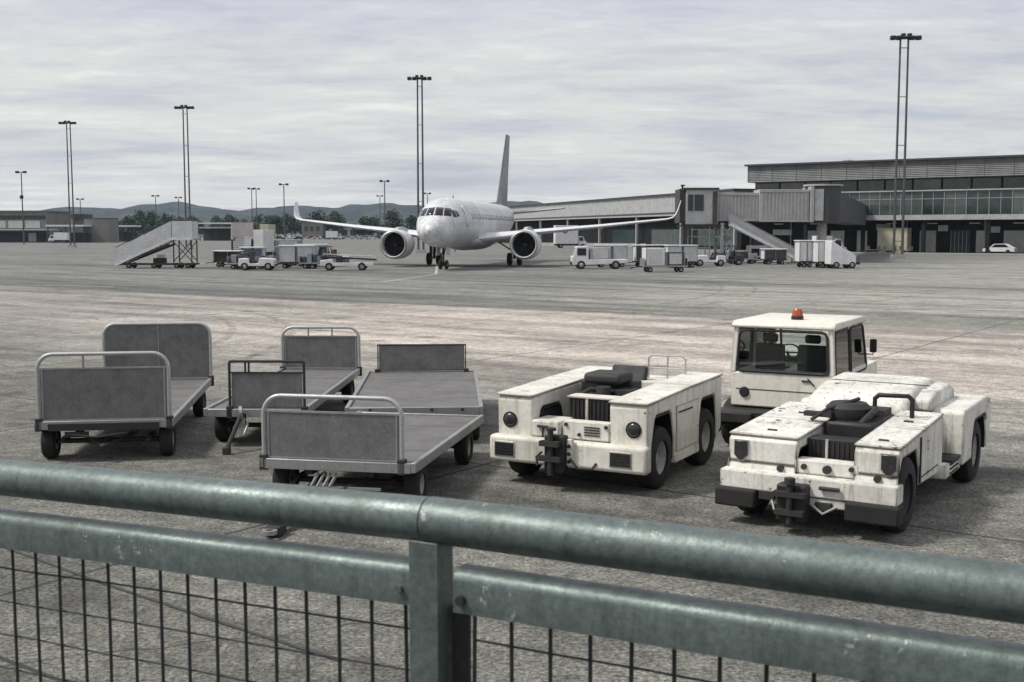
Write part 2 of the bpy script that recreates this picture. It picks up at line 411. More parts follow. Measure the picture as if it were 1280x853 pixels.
def mat_tyre():
    m, nt, b = newmat('tyre_rubber_mark'); tc = N(nt, 'ShaderNodeTexCoord')
    n = noise(nt, tc.outputs['Object'], .8, 7, .75)
    b.inputs['Base Color'].default_value = (.035,.034,.033,1); b.inputs['Roughness'].default_value = .9
    nt.links.new(ramp(nt, n, [(.42, (0,0,0)), (.72, (.42,.42,.42))]).outputs[0], b.inputs['Alpha'])
    return m
TYRE = mat_tyre(); random.seed(5)
for i, (cx, cy, rad, a0, a1) in enumerate(((-30,70,42,-40,4),(22,16,30,40,110),(4,118,62,205,320),(-34,30,26,-10,70))):
    for dr in (0, 1.75):
        strip('tyre_mark', TYRE, [(cx+(rad+dr)*math.cos(R(a0+(a1-a0)*k/28)), cy+(rad+dr)*math.sin(R(a0+(a1-a0)*k/28))) for k in range(29)], .24, .012+.002*i+.001*(dr > 0))
# kerb in front of the terminal
T0 = Vector((37.8, 187.8, 0)); TD = Vector((19.7, -14, 0)).normalized(); TN = Vector((TD.y, -TD.x, 0))  # TN points to the viewer
if TN.y > 0: TN = -TN
def terr(s, out, z): return T0 + TD*s + TN*out + Vector((0,0,z))
mb = MB()
for a, b_ in ((-14, 75),):
    p = [terr(a,5.0,0), terr(b_,5.0,0), terr(b_,5.4,0), terr(a,5.4,0)]
    lo = [mb.bm.verts.new(q) for q in p]; hi = [mb.bm.verts.new(q+Vector((0,0,.14))) for q in p]
    mb.bm.faces.new(hi); mb.bm.faces.new(lo[::-1])
    for i in range(4): mb.bm.faces.new((lo[i], lo[(i+1)%4], hi[(i+1)%4], hi[i]))
struct(mb.build('kerb', CONC))

def mat_hill():
    m, nt, b = newmat('wooded_hills'); tc = N(nt, 'ShaderNodeTexCoord')
    n = noise(nt, tc.outputs['Object'], .012, 8, .75); n2 = noise(nt, tc.outputs['Object'], .045, 5, .85)
    f = math_(nt, 'ADD', math_(nt, 'MULTIPLY', n, .5), math_(nt, 'MULTIPLY', n2, .5))
    nt.links.new(ramp(nt, f, [(.40, (.004,.010,.011)), (.5, (.020,.034,.033)), (.60, (.07,.085,.074))]).outputs[0], b.inputs['Base Color'])
    b.inputs['Roughness'].default_value = .95
    bp = N(nt, 'ShaderNodeBump'); bp.inputs['Strength'].default_value = 1.; bp.inputs['Distance'].default_value = 6.
    nt.links.new(n2, bp.inputs['Height']); nt.links.new(bp.outputs[0], b.inputs['Normal'])
    return m
ridge = [(-500,270),(-200,262),(0,268),(40,266),(70,263),(100,259),(130,261),(165,262),(200,256),(230,253.5),(262,259),(300,264.5),(330,261),(365,258.5),(400,259),(420,261.5),(445,256.5),(485,255),(520,257),(560,259),(600,255),(640,252),(668,253),(692,258),(740,263),(800,262),(900,258),(1000,262),(1200,264),(1500,262),(1800,268)]
def ridge_z(px, d=2600):
    for (a, ya), (b, yb) in zip(ridge, ridge[1:]):
        if a <= px <= b:
            t = (px-a)/(b-a); t = t*t*(3-2*t)
            return CAM_H + (291-(ya+(yb-ya)*t))*d/1450
    return 40
random.seed(3)
mb = MB(); rows = []
for j in range(26):
    d = 1900 + 1500*j/25; row = []
    for i in range(221):
        px = -500 + 2300*i/220
        h = ridge_z(px) if -500 <= px <= 1800 else 40
        t = min(1, (d-1900)/700); t = t*t*(3-2*t)
        if d > 2600: t = max(0, 1-(d-2600)/900)
        z = h*t + random.uniform(-2.2, 2.2)*(t > .02) + 9*math.sin(px*.021+d*.004)*t*(1-t)
        row.append(mb.bm.verts.new(((px-640)/1450*2600*(.75+.25*d/2600), d, max(z, -1))))
    rows.append(row)
for A, B in zip(rows, rows[1:]):
    for i in range(len(A)-1): mb.bm.faces.new((A[i], A[i+1], B[i+1], B[i]))
struct(mb.build('hills', mat_hill(), angle=80))

# terrace the viewer stands on (below the frame) carrying the fence
m_ = MB(); 
A_ = Vector((-.904, 2.018, 0)); D_ = Vector((1.456, -.759, 0)).normalized(); Nn = Vector((D_.y, -D_.x, 0))  # towards the viewer
if Nn.y > 0: Nn = -Nn
def fp(s, out, z): return A_ + D_*s + Nn*out + Vector((0,0,z))
corner = [fp(-6,-.12,0), fp(7,-.12,0), fp(7,5,0), fp(-6,5,0)]
lo = [m_.bm.verts.new(c) for c in corner]; hi = [m_.bm.verts.new(c+Vector((0,0,1.5))) for c in corner]
m_.bm.faces.new(hi); m_.bm.faces.new(lo[::-1])
for i in range(4): m_.bm.faces.new((lo[i], lo[(i+1)%4], hi[(i+1)%4], hi[i]))
struct(m_.build('terrace', TERR))

# ------------------------------------------------------------------ foreground fence
def fence():
    sJ = .888                                            # joint / post position along the rail
    root = thing('railing_fence', 'weathered green grey railing with thick round top pipe and wire mesh, nearest the viewer', 'fence', fp(sJ,0,1.5))
    o = Vector(root.location)
    L = lambda s, out, z: fp(s, out, z) - o
    zr = lambda s: 2.570 + .027*max(-3, min(s, .9))/.9 if s < .9 else 2.597 + .006*(s-.9)   # the pipe sags a little
    zt = zr(sJ)
    MB().tube([L(-3,0,zr(-3)), L(0,0,zr(0)), L(sJ-.0012,0,zt)], .0318, 28).build('top_rail', FENCE, root)
    MB().tube([L(sJ+.0012,0,zt), L(1.65,0,zr(1.65)), L(4,0,zr(4))], .0328, 28).build('top_rail', FENCE, root)
    MB().tube([L(sJ-.004,0,zt), L(sJ+.004,0,zt)], .0300, 24).build('joint_sleeve', DARKST, root)
    def mid(s0, s1):
        mb = MB()
        prof = [(.024,-.030),(.024,.014),(.021,.023),(.012,.029),(.0,.030),(-.012,.030),(-.012,.025),(.0,.025),(.010,.024),(.016,.019),(.018,.012),(.018,-.030)]
        rings = [[L(s, a, zr(s)-.090+z) for a, z in prof] for s in (s0, s1)]
        mb.loft(rings); return mb.build('mid_rail', FENCE, root, angle=50)
    mid(-3, sJ-.005); mid(sJ+.052, 4)
    # post: angle section welded under the pipe
    prof = [(-.004,.026),(.043,.026),(.043,-.018),(.037,-.018),(.037,.020),(-.004,.020)]
    def post(s, name='post'):
        mb = MB(); z = zr(s)-.0255
        mb.loft([[L(s+a, b, 1.5) for a, b in prof], [L(s+a, b, z) for a, b in prof]])
        return mb.build(name, FENCE, root, bevel=.0012)
    post(sJ-.015)
    mb = MB(); fl = ((.030,-.010),(.058,-.010),(.058,-.016),(.030,-.016))
    mb.loft([[L(sJ+a, b, 1.5) for a, b in fl], [L(sJ+a, b, zt-.122) for a, b in fl]])
    mb.build('flange', DARKST, root)
    MB().cyl(L(sJ+.066,.032,zt-.100), L(sJ+.066,-.002,zt-.100), .0068, n=10).build('bolt', DARKST, root)
    MB().cyl(L(sJ-.035,.030,zt-.098), L(sJ-.035,-.002,zt-.098), .0055, n=10).build('bolt', FENCE, root)
    def mesh(s0, s1):
        mb = MB(); s = s0+.006
        while s < s1:
            j = random.uniform(-.0016,.0016); mb.tube([L(s+j*3,-.006,1.56), L(s-j,-.006+j,zr(s)-.5), L(s+j,-.006,zr(s)-.25), L(s,-.006,zr(s)-.112)], .0029, 6); s += .059+j
        k = 0
        while k < 14:
            z = -.168-.062*k; k += 1
            mb.tube([L(s0+(s1-s0)*q/24,-.011,zr(s0+(s1-s0)*q/24)+z+random.uniform(-.0015,.0015)) for q in range(25)], .0017, 6)
        mb.build('wire_mesh', WIRE, root)
    mesh(-3, sJ-.016); mesh(sJ+.064, 4)
    for s in (-1.9, 3.5): post(s)                        # neighbouring posts
fence()

# ------------------------------------------------------------------ wheels
def wheel(parent, x, y, r, w, side, hub=HUBM, rimr=.58):
    """side +1: outer face towards +x"""
    s = side
    prof = [(r*.55, -w/2), (r*.86, -w/2), (r*.97, -w*.38), (r, -w*.2), (r, w*.2), (r*.97, w*.38), (r*.86, w/2), (r*.55, w/2)]
    t = MB().lathe(prof, (x, y, r), (s,0,0), 28, close=True).build('wheel', RUBBER, parent)
    rp = [(0, w*.22), (r*.14, w*.24), (r*.17, w*.12), (r*.40, w*.05), (r*.50, w*.30), (r*rimr, w*.42), (r*rimr, -w*.42), (0, -w*.4)]
    h = MB().lathe(rp, (x, y, r), (s,0,0), 20).build('rim', hub, t)
    mb = MB()
    for k in range(5):
        a = 2*math.pi*k/5; yy = y+math.cos(a)*r*.27; z = r+math.sin(a)*r*.27
        mb.cyl((x+s*w*.05, yy, z), (x+s*w*.16, yy, z), r*.05, n=6)
    mb.build('wheel_nut', DARKST, t)
    return t

def arch(yc, hw_bot, hw_top, z0, z1):
    """notch in a side profile, from front (small y) to rear"""
    return [(yc-hw_bot, z0), (yc-hw_bot, z0+(z1-z0)*.45), (yc-hw_top, z1-.04), (yc-hw_top+.05, z1), (yc+hw_top-.05, z1), (yc+hw_top, z1-.04), (yc+hw_bot, z0+(z1-z0)*.45), (yc+hw_bot, z0)]

# ------------------------------------------------------------------ open tow tractors
def wells(t, specs):
    for (pts, x0, x1) in specs:
        mb = MB(); n = len(pts); cy0 = sum(p[0] for p in pts)/n; zb = pts[0][1]
        inn = [(cy0+(y-cy0)*.985, zb+(z-zb)*.985) for y, z in pts]; inn2 = [(cy0+(y-cy0)*.93, zb+(z-zb)*.95) for y, z in pts]
        mb.prism(inn + inn2[::-1], 'x', x0, x1)
        mb.build('wheel_well', BLACK, t)
def tug_short():
    t = thing('tow_tractor', 'squat cream tow tractor with round dark headlights, standing between carts and cab tractor', 'tow tractor', (.625,13.34,0), 28.4)
    Wd, Lg = 1.0, 2.75
    def side(x0, x1):
        prof = [(.13,.30)] + arch(.62,.36,.27,.30,.90) + arch(2.22,.34,.27,.30,.90) + [(Lg,.42),(Lg+.02,1.09),(Lg-.05,1.115),(.16,1.045),(.12,1.01)]
        return MB().prism(prof, 'x', x0, x1)
    side(-.97,-.50).build('hood', CREAM, t, bevel=.022)
    side(.50,.97).build('hood', CREAM, t, bevel=.022)
    mb = MB(); mb.box(-.50,.50,.30,Lg-.02,.30,.60); mb.box(-.50,.50,2.05,Lg,.602,1.06)
    mb.box(-.99,.99,.98,1.84,.24,.34)
    mb.build('chassis', CREAM, t, bevel=.015)
    wells(t, [(arch(yc,hb,.27,.30,.90), *x) for yc, hb in ((.62,.36),(2.22,.34)) for x in ((-.955,-.49),(.485,.955))])
    MB().box(-.62,.62,.27,2.6,.26,.298).box(-.505,-.501,.3,2.6,.3,.85).box(.501,.505,.3,2.6,.3,.85).build('underside', BLACK, t)
    # hood lids: thin plates with a dark gap below
    for x0, x1 in ((-.985,-.49),(.49,.985)):
        mb = MB(); mb.prism([(.10,1.052),(.10,1.075),(1.55,1.118),(1.55,1.093)], 'x', x0, x1); mb.build('hood_lid', CREAM, t, bevel=.008)
        mb = MB(); mb.prism([(1.575,1.094),(1.575,1.119),(Lg+.01,1.138),(Lg+.01,1.118)], 'x', x0, x1); mb.build('hood_lid', CREAM, t, bevel=.008)
    b = MB(); b.box(-1.02,1.02,-.02,.15,.27,.585); bo = b.build('bumper', CREAM, t, bevel=.045, seg=3)
    for x in (-.80,.70):
        MB().box(x-.14,x+.14,-.03,-.005,.335,.52).build('lamp_recess', CREAM, bo, bevel=.008)
        l = MB().box(x-.125,x+.125,-.036,-.022,.35,.505).build('lamp', LAMPD, t)
        mb = MB()
        for k in range(4): mb.box(x-.12,x+.12,-.041,-.035,.37+k*.036,.376+k*.036)
        mb.build('lamp_guard', BLACK, l)
    for x in (-.80,.80):
        h = MB().lathe([(0,-.035),(.05,-.032),(.075,-.02),(.085,0),(.085,.03)], (x,.125,.76), (0,1,0), 24).build('headlight', LAMPD, t)
        MB().lathe([(.083,-.012),(.096,-.012),(.096,.02),(.083,.02)], (x,.125,.76), (0,1,0), 24, close=True).build('headlight_ring', BLACK, h)
    # front step plate with louvres, battery box with T handle
    p = MB().box(-.10,.50,.12,.30,.59,.80).build('front_plate', CREAM, t, bevel=.01)
    mb = MB()
    for k in range(4): mb.box(.18,.38,.108,.119,.645+k*.032,.656+k*.032)
    mb.build('louvre', BLACK, p)
    mb = MB()
    for x, z in ((-.05,.76),(.46,.76),(.12,.65)): mb.cyl((x,.10,z),(x,.13,z),.022,n=10)
    mb.build('bolt', DARKST, p)
    MB().box(-.50,-.125,.08,.50,.59,.785).build('battery_box', CREAM, t, bevel=.02)
    MB().tube([(-.33,.06,.60),(-.33,.06,.72)],.012,8).tube([(-.40,.06,.72),(-.26,.06,.72)],.016,8).build('coupling_pin', DARKST, t)
    # radiator
    r = MB().box(-.20,.47,.50,.72,.60,1.02).build('radiator', BLACK, t, bevel=.01)
    mb = MB()
    for k in range(12): mb.box(-.18+k*.054,-.17+k*.054,.485,.499,.62,1.0)
    mb.build('grille', DARKST, r)
    MB().box(.03,.065,.475,.498,.61,1.02).build('grille_strip', CREAM, r)
    MB().box(-.22,.49,.48,.74,1.022,1.045).build('radiator_lip', CREAM, r, bevel=.005)
    # engine bay, seat, wheel and instruments
    e = MB().box(-.30,.44,.76,1.35,.60,1.0).build('engine', BLACK, t, bevel=.03)
    mb = MB(); mb.tube([(-.2,.8,1.0),(-.1,.9,1.08),(.1,1.0,1.05),(.3,1.2,1.06)],.03,8); mb.cyl((.1,.85,1.0),(.1,.85,1.13),.09,n=14); mb.box(.2,.4,.95,1.25,1.0,1.08); mb.build('engine_piping', DARKST, e)
    MB().box(-.42,.30,1.30,1.62,.60,1.14).build('dashboard', BLACK, t, bevel=.03)
    MB().lathe([(.17,-.012),(.185,0),(.17,.012),(.155,0)], (-.17,1.50,1.185), (0,.3,1), 28, close=True).cyl((-.17,1.46,1.05),(-.17,1.50,1.185),.02).bar((-.33,1.50,1.185),(-.01,1.50,1.185),.02).build('steering_wheel', BLACK, t)
    s = MB().box(-.40,.14,1.72,2.15,.70,.92).build('seat', SEATM, t, bevel=.05, seg=3)
    MB().prism([(2.06,.9),(2.22,.9),(2.30,1.22),(2.22,1.25)], 'x', -.38,.12).build('backrest', SEATM, t, bevel=.035, seg=3)
    mb = MB(); mb.box(-.24,.26,.98,1.44,1.135,1.27); mb.build('tool_bag', SEATM, t, bevel=.05, seg=3)
    mb = MB(); mb.tube([(.05,2.45,1.06),(.05,2.45,1.33),(.10,2.45,1.37),(.52,2.45,1.37),(.57,2.45,1.33),(.57,2.45,1.12)],.013,8); mb.tube([(.32,2.45,1.06),(.32,2.45,1.37)],.012,8); mb.tube([(.05,2.45,1.2),(.57,2.45,1.2)],.011,8)
    mb.build('guard_rail', TUBEM, t)
    for x in (-.72,.75):
        for y in (.35, 1.3): MB().cyl((x-.05,y,1.062+.028*y),(x+.05,y,1.062+.028*y),.014,n=8).build('hinge', DARKST, t)
    MB().tube([(.10,-.09,.40),(.22,-.13,.30),(.36,-.06,.29),(.40,-.02,.36)],.014,8).build('air_hose', BLACK, t)
    # side doors
    for sx_ in (1,-1):
        x = .972*sx_
        mb = MB(); mb.box(min(x,x+.012*sx_), max(x,x+.012*sx_), 1.03,1.80,.37,.93); d = mb.build('side_door', CREAM, t, bevel=.008)
        mb = MB(); x2 = x+.014*sx_; mb.box(min(x2,x2+.014*sx_), max(x2,x2+.014*sx_), 1.08,1.55,.84,.855); mb.build('door_groove', BLACK, d)
    # front coupling
    c = MB().box(-.22,.04,-.13,.0,.22,.66).build('coupling', BLACK, t, bevel=.02)
    mb = MB(); mb.cyl((-.12,-.16,.20),(-.12,-.16,.72),.035); mb.box(-.26,.02,-.20,-.12,.36,.42); mb.box(-.24,.0,-.22,-.12,.54,.60); mb.cyl((-.12,-.14,.72),(-.12,-.14,.75),.06,n=12); mb.tube([(-.26,-.1,.45),(-.30,-.16,.4),(-.28,-.18,.3)],.015,8)
    mb.build('coupling_jaw', DARKST, c)
    mb = MB(); mb.box(.04,.12,-.07,-.018,.30,.62); o = mb.build('hose_plate', CREAM, c, bevel=.01)
    for z in (.36,.45,.54): MB().cyl((.08,-.09,z),(.08,-.06,z),.022,n=10).build('hose_socket', BLACK, c)
    for y in (.62, 2.22):
        for s_ in (-1, 1): wheel(t, s_*.83, y, .37, .26, s_)
    MB().box(-.7,.7,.56,.68,.28,.40).box(-.7,.7,2.16,2.28,.28,.40).build('axle', DARKST, t)
    MB().box(-.95,.95,Lg,Lg+.1,.35,.60).build('rear_bumper', DARKST, t, bevel=.02)
    return t
tug_short()

def tug_long():
    t = thing('tow_tractor', 'long battered cream tow tractor with shield shaped lamps and rounded rear cover, nearest right', 'tow tractor', (2.985,11.40,0), 32.2)
    Lg = 4.1
    H = .905
    # front fenders / hoods
    def front(x0, x1, y1):
        prof = [(.16,.40)] + arch(.56,.43,.33,.40,.80)[0:] + [(y1,.36),(y1,H+.075),(.20,H-.01),(.15,H-.05)]
        return MB().prism(prof, 'x', x0, x1)
    front(-.93,-.20,2.06).build('hood', CREAM2, t, bevel=.03, seg=3)
    front(.38,.82,2.06).build('hood', CREAM2, t, bevel=.03, seg=3)
    for x0, x1 in ((-.94,-.19),(.37,.83)):
        sl_ = lambda y: H-.008+.085*(y-.2)/1.7
        for ya, yb in ((.17,1.06),(1.075,2.04)):
            MB().prism([(ya,sl_(ya)+.002),(yb,sl_(yb)+.002),(yb,sl_(yb)+.026),(ya,sl_(ya)+.026)], 'x', x0, x1).build('hood_lid', CREAM2, t, bevel=.010)
    def rear(x0, x1):
        prof = [(2.50,.36)] + arch(3.42,.44,.34,.36,.80) + [(Lg,.42),(Lg,.96),(3.85,1.0),(2.54,.985),(2.50,.95)]
        return MB().prism(prof, 'x', x0, x1)
    rear(.45,.96).build('rear_fender', CREAM2, t, bevel=.03, seg=3)
    rear(-.95,-.45).build('rear_fender', CREAM2, t, bevel=.03, seg=3)
    mb = MB(); mb.box(-.20,.42,.34,1.2,.36,.60); mb.box(-.45,.45,1.2,3.9,.34,.42); mb.box(-.9,.9,1.88,2.64,.30,.46); mb.build('chassis', CREAM2, t, bevel=.015)
    wells(t, [(arch(.56,.43,.33,.40,.80), -.915,-.21), (arch(.56,.43,.33,.40,.80), .39,.805), (arch(3.42,.44,.34,.36,.80), -.935,-.44), (arch(3.42,.44,.34,.36,.80), .44,.945)])
    MB().box(-.5,.5,.3,3.9,.27,.33).build('underside', BLACK, t)
    # bumper beam with rubber pads
    mb = MB(); mb.box(-.96,.85,-.02,.22,.37,.56); mb.box(-.40,.36,0,.16,.27,.368); mb.build('bumper', CREAM2, t, bevel=.015)
    for x0, x1 in ((-.99,-.56),(.36,.88)):
        MB().box(x0,x1,-.085,.14,.19,.375).build('rubber_pad', RUBBER, t, bevel=.02)
    MB().box(-.22,.43,.15,.36,.565,.705).build('front_plate', CREAM2, t, bevel=.012)
    mb = MB(); mb.cyl((-.12,.12,.64),(-.12,.16,.64),.03,n=12); mb.cyl((.12,.10,.635),(.12,.16,.635),.042,n=14); mb.cyl((.36,.12,.66),(.36,.16,.66),.025,n=12); mb.cyl((-.36,.10,.60),(-.36,.17,.60),.035,n=12); mb.cyl((.62,.10,.60),(.62,.17,.60),.035,n=12); mb.build('knob', DARKST, t)
    # shield lamps
    for x in (-.79,.72):
        prof = [(x-.07,.845),(x+.07,.845),(x+.07,.70),(x+.02,.64),(x-.02,.64),(x-.07,.70)]
        l = MB().prism(prof, 'y', .118,.158).build('headlight', LAMPD, t, bevel=.008)
        prof2 = [(x+(u-x)*1.12, .76+(v-.76)*1.1) for u, v in prof]
        MB().prism(prof2, 'y', .135,.156).build('lamp_surround', CREAM2, l)
    for x in (-.55,.6):
        for y in (.4, 1.4): MB().cyl((x-.05,y,H+.022+.05*(y-.2)),(x+.05,y,H+.022+.05*(y-.2)),.014,n=8).build('hinge', DARKST, t)
    MB().box(.821,.833,.98,1.02,.42,.9).build('panel_seam', DARKST, t)
    MB().box(.821,.830,1.03,1.84,.47,.478).build('panel_seam', DARKST, t)
    # radiator & engine
    r = MB().box(-.19,.41,.46,.72,.50,.885).build('radiator', BLACK, t, bevel=.01)
    MB().box(.0,.03,.44,.458,.56,.885).build('grille_strip', CREAM2, r)
    mb = MB(); [mb.box(-.17+k*.05,-.16+k*.05,.448,.459,.55,.86) for k in range(12)]; mb.build('grille', DARKST, r)
    MB().box(-.19,.40,.72,1.9,.42,.72).build('engine_bay', BLACK, t)
    e = MB().box(-.16,.36,.95,1.85,.72,1.0).build('engine', BLACK, t, bevel=.04)
    mb = MB(); mb.lathe([(.0,.0),(.22,0),(.24,.05),(.24,.12),(.19,.17),(0,.18)],(.0,1.25,1.0),(0,0,1),24); mb.box(-.40,-.10,.95,1.05,1.03,1.08); mb.tube([(.2,1.0,.98),(.28,1.1,1.08),(.26,1.35,1.10),(.15,1.5,1.03)],.035,10); mb.box(.05,.32,1.5,1.8,1.0,1.07); mb.tube([(-.3,.9,1.0),(-.15,1.0,1.12),(.1,1.3,1.21)],.02,8)
    mb.build('air_filter', DARKST, e)
    MB().tube([(.20,1.55,.88),(.20,1.55,1.19),(.24,1.55,1.23),(.54,1.62,1.23),(.58,1.63,1.19),(.58,1.63,.96)],.026,12).build('grab_handle', BLACK, t)
    # rear cover, rounded
    prof = [(1.96,.60),(1.96,1.04),(2.05,1.12),(2.6,1.23),(3.3,1.25),(3.65,1.18),(3.72,.99),(3.72,.60)]
    MB().prism(prof, 'x', -.70,.43).build('rear_cover', CREAM2, t, bevel=.075, seg=4)
    MB().prism([(2.35,.96),(2.35,1.10),(2.7,1.17),(3.4,1.18),(3.62,1.10),(3.66,.97)], 'x', .36,.62).build('cover_panel', CREAM2, t, bevel=.04, seg=3)
    mb = MB(); mb.tube([(-.64,2.62,1.233),(.54,2.62,1.233)],.006,6); mb.build('cover_seam', DARKST, t)
    # doorway steps on the right, dark foot well
    MB().box(.44,.60,2.061,2.498,.492,.96).build('foot_well', BLACK, t)
    mb = MB(); mb.box(.602,.93,2.062,2.498,.461,.49); [mb.box(.901,.915,2.08,2.48,.33+k*.05,.345+k*.05) for k in range(3)]; mb.build('step', DARKST, t)
    c = MB().box(-.30,.0,-.17,.0,.13,.50).build('coupling', BLACK, t, bevel=.02)
    mb = MB(); mb.cyl((-.15,-.2,.12),(-.15,-.2,.52),.032); mb.cyl((-.15,-.2,.52),(-.15,-.2,.58),.055,n=14); mb.box(-.31,.01,-.24,-.12,.39,.44); mb.box(-.29,.0,-.25,-.12,.21,.26); mb.cyl((.1,-.05,.48),(.3,-.05,.48),.02); mb.box(-.52,-.36,-.06,0,.30,.38); mb.box(.06,.22,-.06,0,.26,.33)
    mb.build('coupling_jaw', DARKST, c)
    mb = MB(); mb.tube([(-.40,-.03,.33),(-.34,-.1,.22),(-.2,-.12,.18)],.014,8); mb.tube([(.05,-.08,.3),(.16,-.12,.24),(.28,-.05,.31)],.014,8); mb.build('air_hose', STEEL, c)
    for y in (.56, 3.42):
        for s_ in (-1, 1): wheel(t, s_*.80-(.11 if y < 1 and s_ > 0 else 0), y, .385, .25, s_, DARKST if y < 1 else HUBM)
    MB().box(-.7,.7,.50,.62,.30,.42).box(-.7,.7,3.36,3.48,.30,.42).build('axle', DARKST, t)
    return t
tug_long()

# ------------------------------------------------------------------ cab tractor
def cab_tractor():
    t = thing('cab_tractor', 'cream tow tractor with boxy glazed cab and amber roof beacon, behind the long tractor', 'tow tractor', (3.68,15.72,0), 29)
    w = .715; tp = .035                                  # half width, tumblehome
    Y1 = 2.05
    mb = MB(); mb.prism([(-w,.60),(w,.60),(w,1.08),(-w,1.08)], 'y', 0, Y1); mb.box(-.60,.60,Y1,3.3,.50,.98)
    mb.build('body', CABP, t, bevel=.025, seg=3)
    # pillars and roof
    zt = 1.70
    for x in (-1, 1):
        for y, yt in ((.03,.05),(Y1-.05,Y1-.28)):
            mb = MB(); mb.loft([[(x*(w-.03)+a, y+b, 1.075) for a, b in ((-.035,-.03),(.03,-.03),(.03,.035),(-.035,.035))], [(x*(w-.03-tp)+a, yt+b, zt) for a, b in ((-.035,-.03),(.03,-.03),(.03,.035),(-.035,.035))]]); mb.build('pillar', CABP, t)
        MB().bar((x*(w-.045),.95,1.08),(x*(w-.03-tp),.93,zt),.045).build('pillar', CABP, t)
    MB().prism([(-.02,1.695),(-.03,1.74),(.06,1.79),(Y1-.30,1.79),(Y1-.20,1.74),(Y1-.21,1.695)], 'x', -w, w).build('roof', CABP, t, bevel=.028, seg=3)
    def pane(pts, name, th=.012):
        """rubber frame with a glass pane inside"""
        c = sum((Vector(p) for p in pts), Vector())/len(pts)
        P = []
        for i, p in enumerate(pts):                      # rounded corners
            p = Vector(p); a = Vector(pts[i-1]); b = Vector(pts[(i+1) % len(pts)])
            for q in ((a-p).normalized()*.07, None, (b-p).normalized()*.07):
                P.append(p+q if q is not None else p + ((a-p).normalized()+(b-p).normalized())*.022)
        f = MB().tube(P, .019, 8, closed=True).build(name, BLACK, t)
        n = (Vector(pts[1])-Vector(pts[0])).cross(Vector(pts[2])-Vector(pts[1])).normalized()*.003
        k = len(P); g_ = MB(); A = [g_.bm.verts.new(p-n) for p in P]; B = [g_.bm.verts.new(p+n) for p in P]
        g_.bm.faces.new(A[::-1]); g_.bm.faces.new(B)
        for i in range(k): g_.bm.faces.new((A[i], A[(i+1) % k], B[(i+1) % k], B[i]))
        g_.build('pane', GLASS, f); return f
    pane([(-.635,-.005,1.10),(.635,-.005,1.10),(.60,.012,1.665),(-.60,.012,1.665)], 'rear_window')
    for x in (1,-1):
        pane([(x*(w-.005),.08,1.0),(x*(w-.005),.90,1.0),(x*(w-.035),.88,1.665),(x*(w-.035),.09,1.665)], 'side_window')
        pane([(x*(w-.005),.99,1.0),(x*(w-.005),Y1-.09,1.0),(x*(w-.035),Y1-.29,1.665),(x*(w-.035),.97,1.665)], 'side_window')
    pane([(-.58,Y1-.02,1.10),(.58,Y1-.02,1.10),(.55,Y1-.235,1.665),(-.55,Y1-.235,1.665)], 'windscreen')
    # inside
    for x in (-.30,.30):
        MB().box(x-.22,x+.22,.55,.98,.95,1.08).build('seat', SEATM, t, bevel=.04)
        s = MB().prism([(.42,1.0),(.54,1.0),(.50,1.45),(.42,1.45)], 'x', x-.21, x+.21).build('backrest', SEATM, t, bevel=.04, seg=3)
        MB().box(x-.11,x+.11,.42,.49,1.47,1.59).build('headrest', SEATM, s, bevel=.03)
    MB().box(-.58,.58,1.40,1.62,1.0,1.16).build('dashboard', BLACK, t, bevel=.03)
    MB().lathe([(.17,-.012),(.185,0),(.17,.012),(.155,0)], (-.28,1.27,1.25), (0,-.8,1), 24, close=True).bar((-.44,1.27,1.25),(-.12,1.27,1.25),.02).cyl((-.28,1.27,1.25),(-.28,1.42,1.1),.02).build('steering_wheel', BLACK, t)
    # details on the rear face
    mb = MB(); mb.lathe([(0,-.03),(.06,-.03),(.075,0),(.0,0)], (-.52,0,.80), (0,1,0), 16); mb.build('filler_cap', BLACK, t)
    mb = MB(); mb.box(.28,.40,-.02,.001,.99,1.01); mb.tube([(.36,-.03,1.04),(.46,-.03,.94)],.01,6); mb.build('handle', DARKST, t)
    MB().box(-.64,.64,-.006,.002,.84,.85).build('panel_seam', DARKST, t)
    b = MB().cyl((.05,.55,1.79),(.05,.55,1.84),.085,n=20).build('beacon', BLACK, t)
    MB().lathe([(.075,0),(.072,.07),(.05,.10),(0,.11)], (.05,.55,1.84), (0,0,1), 20).build('beacon_lens', BEACON, b)
    m = MB().tube([(w-.02,Y1-.16,1.22),(w+.09,Y1-.10,1.21),(w+.095,Y1-.10,1.40)],.011,8).build('mirror_arm', BLACK, t)
    MB().box(w+.045,w+.145,Y1-.14,Y1-.09,1.24,1.44).build('mirror', BLACK, m, bevel=.02)
    # chassis, deck, wheels
    mb = MB(); mb.box(-.82,.82,-.30,3.35,.36,.58); mb.build('chassis', BLACK, t, bevel=.02)
    for x in (-.56,.56): MB().box(x-.26,x+.26,-.40,-.302,.42,.56).build('rear_bumper', DARKST, t, bevel=.015)
    mb = MB(); mb.box(-.12,.12,-.52,-.30,.30,.50); mb.cyl((0,-.44,.28),(0,-.44,.62),.03); mb.build('coupling', DARKST, t, bevel=.01)
    for y in (.25, 2.6):
        for s_ in (-1, 1): wheel(t, s_*.72, y, .34, .24, s_)
cab_tractor()

